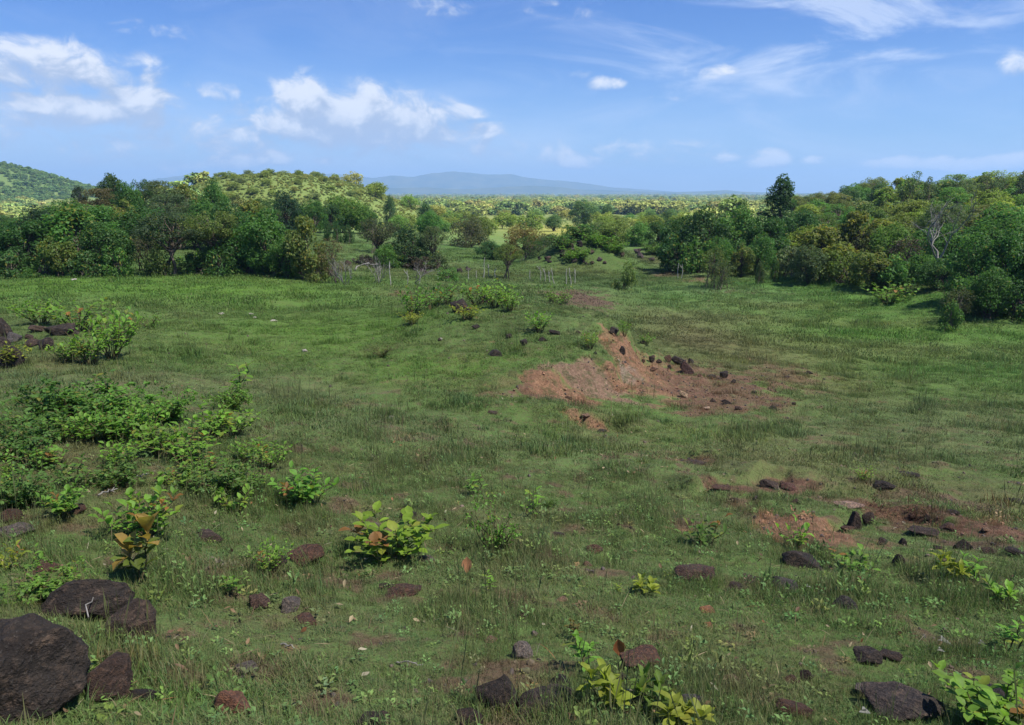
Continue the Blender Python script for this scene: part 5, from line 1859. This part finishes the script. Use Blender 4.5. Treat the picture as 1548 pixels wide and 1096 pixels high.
for px, py, w, h, c, lab in (
    (218, 1062, 34, 20, KB, 'small black stone right of the rusty dark stone'),
    (354, 1078, 52, 40, (.17, .085, .055), 'flat orange brown stone at the bottom left'),
    (372, 1018, 34, 18, GR, 'grey stone half sunk in grass above the orange brown one'),
    (393, 922, 34, 28, (.12, .075, .06), 'reddish brown stone standing in grass left of centre'),
    (440, 925, 40, 24, GR, 'pale brown stone beside the reddish brown one'),
    (462, 945, 56, 20, RB, 'long flat rusty stone left of centre'),
    (465, 858, 56, 34, RB, 'rough red brown stone beside fresh green sprigs'),
    (420, 860, 30, 18, DB, 'dark stone hidden behind fresh sprigs'),
    (610, 903, 60, 20, RB, 'flat red brown stone below the yellow green clump'),
    (585, 892, 30, 12, DB, 'thin dark stone touching the flat red brown one'),
    (618, 784, 30, 15, KB, 'dark stone peeping over the yellow green clump'),
    (645, 850, 30, 14, GR, 'pale stone at the foot of the yellow green clump'),
    (790, 996, 34, 32, (.20, .175, .16), 'round pale grey stone in the centre foreground'),
    (755, 1082, 72, 60, KB, 'black knobbly rock at the bottom centre'),
    (822, 1084, 110, 44, KB, 'long low black rock beside the knobbly one'),
    (848, 1042, 44, 22, KB, 'dark stone behind the long black rock'),
    (710, 1102, 44, 28, DB, 'dark stone at the bottom edge left of the knobbly rock'),
    (566, 1104, 46, 24, DB, 'dark stone cut by the bottom edge, left of centre'),
    (742, 972, 22, 12, TN, 'tan stone left of the round pale grey one'),
    (898, 838, 28, 17, RB, 'brick red stone in the middle grass'),
    (1050, 878, 72, 32, (.07, .042, .033), 'long dark brown rock in the right middle grass'),
    (1212, 860, 60, 32, KB, 'black rock in front of a bright plant'),
    (1184, 896, 44, 26, (.055, .048, .05), 'dark grey rock below the black one'),
    (1140, 882, 36, 14, DB, 'low dark stone between the brown rock and the grey rock'),
    (1112, 895, 30, 18, DB, 'dark stone sunk in grass right of the long brown rock'),
    (1276, 920, 36, 20, (.055, .05, .05), 'ridged grey stone right of the dark grey rock'),
    (1310, 1006, 40, 28, (.055, .045, .042), 'dark stone alone in the right foreground'),
    (968, 1016, 64, 34, RB, 'red brown rock at the bottom centre right'),
    (938, 1034, 30, 18, DB, 'dark stone left below the red brown rock'),
    (948, 1066, 60, 24, DB, 'dark stone between the two rosettes'),
    (1046, 1072, 40, 26, (.06, .055, .06), 'bluish dark stone behind the lowest rosette'),
    (1106, 1030, 28, 14, TN, 'tan stone right of the red brown rock'),
    (1068, 927, 27, 14, OR, 'bright orange stone in the right middle grass'),
    (1071, 950, 14, 12, OR, 'small orange stone below the bright orange one'),
    (1300, 882, 18, 11, OR, 'orange stone behind the sparse thin plant'),
    (1357, 856, 20, 19, KB, 'small upright black stone near the bare soil'),
    (1362, 1090, 108, 44, (.055, .045, .042), 'long dark rock at the bottom right'),
    (1308, 1055, 30, 18, GR, 'grey stone above the long bottom right rock'),
    (1195, 1034, 26, 14, RB, 'reddish stone in a pair at the lower right'),
    (1218, 1030, 20, 18, DB, 'dark stone of the pair at the lower right'),
    (1200, 1086, 50, 26, RB, 'half buried rusty stone at the bottom right'),
    (1506, 1062, 70, 22, KB, 'black stone behind the corner plant'),
    (20, 790, 30, 22, RB, 'red stone at the left picture edge below the shrubs'),
    (24, 812, 50, 22, GR, 'grey stone at the left picture edge below the red one'),
    (70, 868, 30, 22, RB, 'rusty stone behind the pitted boulder'),
    (310, 818, 60, 16, DB, 'low dark stone line in the grass below the patch'),
    (118, 778, 24, 16, RB, 'reddish stone beside the plant with an orange leaf'),
    (1345, 1000, 30, 14, DB, 'brown stone in the grass at the right'),
    (850, 910, 20, 10, TN, 'tan pebble right of centre'),
    (790, 936, 18, 10, RB, 'rusty pebble below centre'),
    (845, 812, 20, 10, DB, 'dark brown stone behind the brick red one'),
    (888, 856, 14, 10, TN, 'small tan stone below the brick red one'),
    (1110, 760, 16, 8, DB, 'dark stone in grass left of the orange soil'),
):
    rock(px, py, w, h, c, lab, group=NR)
LR = 'dark rocks of the left heap'
for px, py, w, h, c, lab in (
    (2, 512, 30, 32, KB, 'black rock cut by the left picture edge on the rock heap'),
    (22, 518, 22, 16, (.07, .065, .065), 'lighter stone beside the edge rock on the heap'),
    (4, 528, 30, 20, KB, 'low black rock at the left picture edge of the heap'),
    (70, 530, 22, 20, KB, 'round black rock at the front of the heap'),
    (92, 508, 38, 20, KB, 'wide black rock at the back of the heap'),
    (50, 524, 24, 12, DB, 'small brown rock in the middle of the heap'),
    (18, 556, 34, 34, KB, 'tall black rock at the front left of the heap'),
    (60, 504, 26, 12, DB, 'brown rock at the back left of the heap'),
    (114, 508, 18, 12, KB, 'small black rock at the right back of the heap'),
    (44, 512, 12, 8, DB, 'smallest stone on the heap'),
):
    rock(px, py, w, h, c, lab, group=LR)
KR = 'dark stones on the knoll'
for px, py, w, h, c, lab in (
    (696, 474, 32, 26, KB, 'black rock inside the knoll thicket'),
    (736, 460, 22, 16, KB, 'black rock half hidden by the top shrub of the knoll'),
    (748, 538, 28, 11, KB, 'flat black stone lowest on the knoll'),
    (769, 512, 10, 9, KB, 'small dark stone upper left in the knoll stone group'),
    (792, 523, 13, 12, KB, 'blocky dark stone in the knoll stone group'),
    (820, 516, 14, 9, KB, 'dark stone right in the knoll stone group'),
    (720, 497, 16, 7, KB, 'dark stone in the grass below the thicket'),
    (838, 507, 20, 9, KB, 'dark stone next to the lone knoll shrub'),
    (874, 504, 8, 5, DB, 'tiny stone at the back edge of the knoll'),
    (665, 516, 7, 6, DB, 'tiny dark stone in the meadow left of the knoll'),
    (900, 536, 6, 5, KB, 'tiny black stone at the lip of the red scar'),
):
    rock(px, py, w, h, c, lab, group=KR)
SR = 'stones on the red scar and its fan'
for px, py, w, h, c, lab in (
    (928, 506, 18, 13, KB, 'black rock jutting from the top of the red scar'),
    (940, 536, 14, 13, KB, 'black rock on the face of the red scar'),
    (972, 520, 10, 6, KB, 'dark stone on the grass behind the red scar'),
    (985, 548, 10, 12, DB, 'dark stone in the upper fan, left of the lava clump'),
    (996, 550, 9, 7, DB, 'small brown stone in the upper fan'),
    (1010, 548, 13, 13, RB, 'red brown rock left of the lava clump'),
    (1026, 552, 22, 16, KB, 'black rock making the left of the lava clump'),
    (1038, 566, 22, 22, (.06, .034, .03), 'tallest reddish black rock of the lava clump'),
    (1044, 550, 10, 10, KB, 'small black rock at the back of the lava clump'),
    (1012, 558, 7, 8, KB, 'small black stone under the lava clump'),
    (988, 562, 12, 7, RB, 'flat reddish stone low on the upper fan'),
    (972, 548, 8, 6, DB, 'tiny brown stone near the scar foot'),
    (1076, 572, 14, 7, KB, 'flat dark stone right of the lava clump'),
    (1094, 572, 14, 13, KB, 'pointed dark stone right of the lava clump'),
    (1109, 580, 9, 8, KB, 'small round dark stone on the right of the fan'),
    (1058, 570, 9, 6, RB, 'small reddish stone by the lava clump'),
    (1033, 602, 14, 13, (.40, .30, .2), 'pale tan boulder on the lower fan'),
    (1098, 611, 16, 10, KB, 'dark stone low on the fan'),
    (1078, 608, 10, 6, DB, 'brown stone low on the fan'),
    (1116, 620, 12, 7, DB, 'brown stone at the lower tip of the fan'),
    (1140, 595, 9, 5, KB, 'dark stone at the right side of the fan'),
    (1168, 618, 14, 6, KB, 'flat dark stone beyond the fan tip'),
    (1200, 612, 8, 5, DB, 'tiny stone far right of the fan'),
    (1068, 620, 10, 6, (.36, .27, .19), 'pale small stone at the fan foot'),
    (1222, 566, 12, 6, KB, 'dark stone in the dry grass right of the fan'),
    (1190, 572, 10, 5, DB, 'brown stone in the dry grass right of the fan'),
    (860, 604, 12, 7, RB, 'rusty stone on the scar bank'),
    (830, 606, 12, 6, DB, 'dark stone on the left scar bank'),
    (744, 626, 18, 6, DB, 'dark clod on the small bare patch left of the scar'),
    (886, 638, 16, 7, TN, 'tan clod on the bare step below the scar'),
    (910, 654, 16, 6, DB, 'dark clod on the bare step below the scar'),
):
    rock(px, py, w, h, c, lab, group=SR, bury=.4)
BR_ = 'stones on the bare strips at the right'
for px, py, w, h, c, lab in (
    (1290, 800, 22, 30, (.065, .045, .038), 'tall dark rock at the edge of the orange soil'),
    (1312, 795, 18, 22, DB, 'shorter dark rock right of the tall one at the soil edge'),
    (1280, 806, 18, 12, RB, 'rusty stone below the tall dark rock'),
    (1203, 762, 14, 10, DB, 'brown stone behind the orange soil'),
    (1335, 742, 30, 14, KB, 'dark rock in the middle of the bare strips'),
    (1372, 722, 34, 9, KB, 'flat dark ledge stone at the back of the bare strips'),
    (1165, 738, 34, 14, DB, 'dark ledge rock left of the bare strips'),
    (1190, 742, 26, 14, (.10, .05, .04), 'red ledge rock left of the bare strips'),
    (1380, 788, 14, 10, RB, 'small red stone on the bare strips'),
    (1402, 790, 12, 8, KB, 'small dark stone on the bare strips'),
    (1434, 805, 34, 16, RB, 'rusty rock on the bare strips'),
    (1440, 778, 18, 8, KB, 'dark stone at the back right of the bare strips'),
    (1395, 812, 40, 12, DB, 'long brown rock on the lower bare strip'),
    (1455, 832, 24, 18, KB, 'dark rock on the lower right bare strip'),
    (1494, 838, 20, 12, DB, 'brown rock on the lower right bare strip'),
    (1538, 842, 30, 12, KB, 'dark rock at the right picture edge'),
    (1536, 760, 30, 8, KB, 'flat dark stone at the right picture edge'),
    (1490, 806, 12, 7, TN, 'tan stone on the bare strips'),
    (1420, 834, 18, 10, DB, 'dark clod below the bare strips'),
    (1334, 824, 16, 12, DB, 'brown stone between orange soil and lower strip'),
    (1364, 824, 14, 12, KB, 'black stone between orange soil and lower strip'),
    (1284, 768, 44, 6, (.26, .18, .14), 'pale pinkish stone slab at the back of the orange soil'),
    (1090, 742, 30, 9, RB, 'red ledge stone above the grass left of centre strips'),
    (1050, 702, 36, 9, DB, 'dark ledge stone at the far bare step'),
):
    rock(px, py, w, h, c, lab, group=BR_, bury=.4)
for px, py, w, h, lab in ((335, 476, 10, 4, 'leftmost pale stone in the meadow'), (380, 476, 8, 4, 'second pale stone in the meadow'), (386, 481, 7, 3, 'tiny pale stone near the second one'), (414, 486, 12, 4, 'flat white stone, largest in the meadow'), (461, 532, 9, 5, 'greyish pale stone low in the meadow'), (592, 632, 10, 5, 'pale stone alone left of the scar'), (666, 515, 8, 5, 'white stone left of the knoll stones'), (112, 424, 8, 3, 'pale stone before the left tree line')):
    rock(px, py, w, h, (.42, .41, .37), lab, group='pale stones in the meadow')
MR = 'black lava rocks of the middle mounds'
R6 = np.random.default_rng(66)
for cx, cy, sx, sy, n, place in ((548, 398, 26, 10, 6, 'under the slender dark tree'), (640, 398, 34, 10, 7, 'under the middle thicket'), (640, 412, 22, 3, 3, 'by the stick fence left end'), (880, 385, 38, 18, 26, 'on the dark rock mound'), (975, 388, 40, 10, 8, 'on the broken slope left of the dark wood'), (820, 388, 20, 10, 6, 'beside the rust topped bush'), (700, 410, 12, 3, 3, 'behind the round bright bush'), (480, 412, 28, 5, 5, 'in the pale brush below the tree line')):
    for k in range(n):
        px, py = cx + R6.uniform(-1, 1) * sx, cy + R6.uniform(-1, 1) * sy
        w = R6.uniform(5, 11.5)
        big = 'larger' if w > 9.5 else 'small' if w < 7 else 'middling'
        rock(px, py, w, w * R6.uniform(.6, 1.0), (KB, DB, (.06, .045, .05))[int(R6.integers(0, 3))], f'{big} black lava rock {place}', group=MR, bury=.3)

# ------------------------------------------------------------------ dead wood, sticks of the old fence, dry leaves
DEAD_WOOD = bark_material('grey dead wood', (.13, .12, .105), (.27, .255, .23))


def dead_tree(name, px, py, wpx, hpx, label, seed, cat='dead tree', lying=False, bury=.0, boughs=7):
    R = np.random.default_rng(seed)
    p = hit(px, py)
    dist = math.hypot(p[0], p[1])
    w, h = wpx / F * dist, hpx / F * dist
    tb = Tubes(5)
    r0 = max(.016, h * .016)

    def grow(a, d, L, r, lv):
        b = a + d * L
        pts = bent(a, b, 5, .03, R)
        tb.add(pts, np.linspace(r, r * .5, 5))
        if lv:
            for k in range(3 if lv > 1 else 3):
                i = int(R.integers(2, 5))
                dd = unit(d + R.normal(0, .45, 3) + np.array([0, 0, .3]))
                grow(pts[i], dd, L * R.uniform(.45, .75), r * .55, lv - 1)
    for again in range(2):
        R = np.random.default_rng(seed)
        tb = Tubes(5)
        for k in range(boughs if boughs < 7 else 3):
            az = R.uniform(0, 6.28)
            el = R.uniform(.75, 1.3) if not lying else R.uniform(.05, .35)
            grow(np.array([0, 0, -.1]), np.array([math.cos(az) * math.cos(el), math.sin(az) * math.cos(el), math.sin(el)]), (h if not lying else w) * .42, r0, 3)
        v = np.concatenate(tb.v)
        if not again:
            r0 /= max(1.0, w / max(np.ptp(v[:, 0]), .01))
    v[:, 2] *= h / max(v[:, 2].max(), .01)
    k = w / max(np.ptp(v[:, 0]), .01)
    v[:, :2] *= k
    tb.v = [v]
    o = link(name, tb.mesh(name, DEAD_WOOD))
    o.location = (p[0], p[1], p[2] - .02 + bury)
    return tag(o, label, cat)


d0 = dead_tree('dead_tree', 1402, 396, 74, 74, 'bare white dead tree among the green trees on the right', 5)
x_, y_ = from_dist(1402, 57)
d0.location = (x_, y_, EYE + pdir(1402, 392)[2] / pdir(1402, 392)[1] * y_)
d0.scale = (1.0, 1.0, 1.0)
tl_ = link('trunk', (lambda t: (t.add(bent((0, 0, -(d0.location[2] - h1(x_, y_)) - .3), (0, 0, .05), 6, .02, np.random.default_rng(3)), np.linspace(.09, .06, 6)), t.mesh('trunk', DEAD_WOOD))[1])(Tubes(6)), d0)
dead_tree('dead_branches', 522, 432, 40, 46, 'grey dead branches sticking up by the fallen branch', 6, 'branches', boughs=5)
dead_tree('dead_branches', 573, 428, 60, 44, 'white bare branches standing before the middle thicket', 8, 'branches', boughs=5)
dead_tree('dead_branches', 626, 428, 34, 36, 'thin bare branches left of the round bright bush', 9, 'branches', boughs=4)
dead_tree('dead_branches', 1330, 424, 70, 20, 'pale dead brush at the foot of the mottled olive tree', 10, 'branches', lying=True, boughs=5)
dead_tree('dead_branches', 470, 410, 60, 16, 'pale brush heaped below the end of the tree line', 12, 'branches', lying=True, boughs=5)


def fence(name, posts, label):
    """old stick fence: crooked white posts joined by one thin wire"""
    Q = []
    for px, py, hp, lx in posts:
        p = hit(px, py)
        d = math.hypot(p[0], p[1])
        Q.append((p, hp / F * d, lx / F * d))
    root = thing(name, label, 'fence', Q[0][0])
    base = Q[0][0]
    for k, (p, h, lx) in enumerate(Q):
        t = Tubes(5)
        R = np.random.default_rng(700 + k)
        a = p - base
        t.add(bent(a + np.array([0, 0, -.25]), a + np.array([lx, 0, h]), 6, .018, R), np.linspace(.038, .024, 6))
        if R.random() < .3:
            m_ = a + np.array([lx, 0, h]) * .7
            t.add(bent(m_, m_ + np.array([R.uniform(-.3, .3), 0, .35]), 3, .03, R), (.03, .022, .015))
        link('post', t.mesh('post', PALE_WOOD), root)
    t = Tubes(4)
    pts = [q[0] - base + np.array([q[2] * .75, 0, q[1] * .75]) for q in Q]
    t.add(np.array(pts), np.full(len(pts), .006))
    link('wire', t.mesh('wire', BARK), root)


fence('stick_fence', [(590, 432, 36, 0), (617, 431, 22, -1), (634, 430, 20, 1), (662, 424, 14, 0), (708, 423, 15, 0), (720, 421, 12, 0), (731, 421, 32, 2), (739, 419, 20, -1), (748, 421, 14, 0)], 'white stick fence left of the small trunked tree')
fence('stick_fence', [(801, 424, 14, 0), (818, 424, 22, -2), (825, 426, 20, -3), (831, 427, 18, -2), (837, 429, 24, -4), (856, 430, 24, 0), (864, 431, 26, -4), (870, 428, 22, -2)], 'white leaning stick fence in front of the dark rock mound')
fence('stick_fence', [(1024, 422, 24, 1), (1031, 422, 22, 0)], 'two white sticks near the right thin leafy bush')


def fallen(px0, py0, px1, py1, r, label, seed, lift=.1):
    a, b = hit(px0, py0), hit(px1, py1)
    t = Tubes(6)
    R = np.random.default_rng(seed)
    c = (a + b) / 2
    up = np.array([0, 0, lift])
    t.add(bent(a - c + up * .4, b - c + up, 8, .03, R), np.linspace(r, r * .4, 8))
    for k in range(3):
        q = (b - c) * R.uniform(-.2, .8) + up * .7
        t.add(bent(q, q + unit(R.normal(0, 1, 3) + (b - a) / np.linalg.norm(b - a)) * np.linalg.norm(b - a) * .22 + np.array([0, 0, r * 2]), 4, .05, R), np.linspace(r * .5, r * .15, 4))
    o = link('branch', t.mesh('branch', DEAD_WOOD))
    o.location = c
    return tag(o, label, 'branch')


fallen(537, 410, 580, 405, .07, 'thick grey fallen branch left of the middle thicket', 1, .25)
fallen(136, 952, 156, 924, .005, 'white twig lying across the brown slab', 2, .22)
fallen(38, 1084, 30, 1050, .005, 'pale forked twig on the huge boulder', 3, .25)
fallen(196, 730, 224, 722, .012, 'pale dead twig in the brown grass of the shrub patch', 4, .06)
fallen(148, 752, 178, 746, .012, 'dry bent stick below the shrub patch', 5, .06)
fallen(425, 976, 446, 984, .010, 'short whitish stick in the grass left of centre', 6, .02)
fallen(600, 1004, 640, 1012, .006, 'thin straw coloured stem lying in the near grass', 7, .04)


def dry_leaf(px, py, wpx, hpx, rgb, label, seed):
    R = np.random.default_rng(seed)
    p = hit(px, py)
    d = math.sqrt(p[0] ** 2 + p[1] ** 2 + (p[2] - EYE) ** 2)
    L = max(wpx, hpx) / F * d * (1.25 if hpx > wpx else .9)
    sp = [((-.0, 0, .02), (R.uniform(-.4, .4), R.uniform(.1, .4), 1.0), np.array([0, -1., .2]), L, L * .62, -.5, 1, 0)] if hpx > wpx else [((-L / 2, 0, .03), (1, R.uniform(-.3, .3), .05), np.array([0, -.15, 1.]), L, L * .5, .5, 1, 0), ((-L / 4, .01, .04), (.8, .5, .15), np.array([0, -.2, 1.]), L * .6, L * .35, .8, 1.1, 0)]
    me = leaf_mesh('dry leaf', sp, R)
    o = link('dry_leaf', me)
    o.location = p + np.array([0, 0, .03])
    o.color = (*rgb, 1)
    return tag(o, label, 'leaf')


dry_leaf(706, 873, 12, 20, (.62, .27, .15), 'orange dead leaf standing in the grass below the twiggy shrub', 1)
dry_leaf(938, 1002, 9, 24, (.35, .12, .05), 'upright rust red leaf left of the red brown rock', 2)
dry_leaf(1427, 978, 20, 11, (.26, .255, .24), 'crumpled whitish leaf in the right foreground', 3)
dry_leaf(1485, 983, 14, 12, (.26, .255, .24), 'crumpled whitish leaf near the right picture edge', 4)
dry_leaf(1308, 1090, 20, 16, (.26, .255, .24), 'white crumpled leaf left of the long bottom right rock', 5)
dry_leaf(1422, 994, 12, 7, (.22, .21, .19), 'small grey dry leaf below the crumpled whitish one', 6)
dry_leaf(1222, 895, 10, 6, (.26, .255, .24), 'pale scrap of leaf beside the dark grey rock', 7)

# ------------------------------------------------------------------ labels that single each thing out
ORD = ['first', 'second', 'third', 'fourth', 'fifth', 'sixth', 'seventh', 'eighth', 'ninth', 'tenth', 'eleventh', 'twelfth']
by = {}
for o, lab, a, b in ALL:
    by.setdefault(lab, []).append((a, o))
for lab, L in by.items():
    if 1 < len(L) <= 12:
        L.sort(key=lambda q: q[0])
        for k, (a, o) in enumerate(L):
            o['label'] = f'{lab}, {ORD[k]} from left'
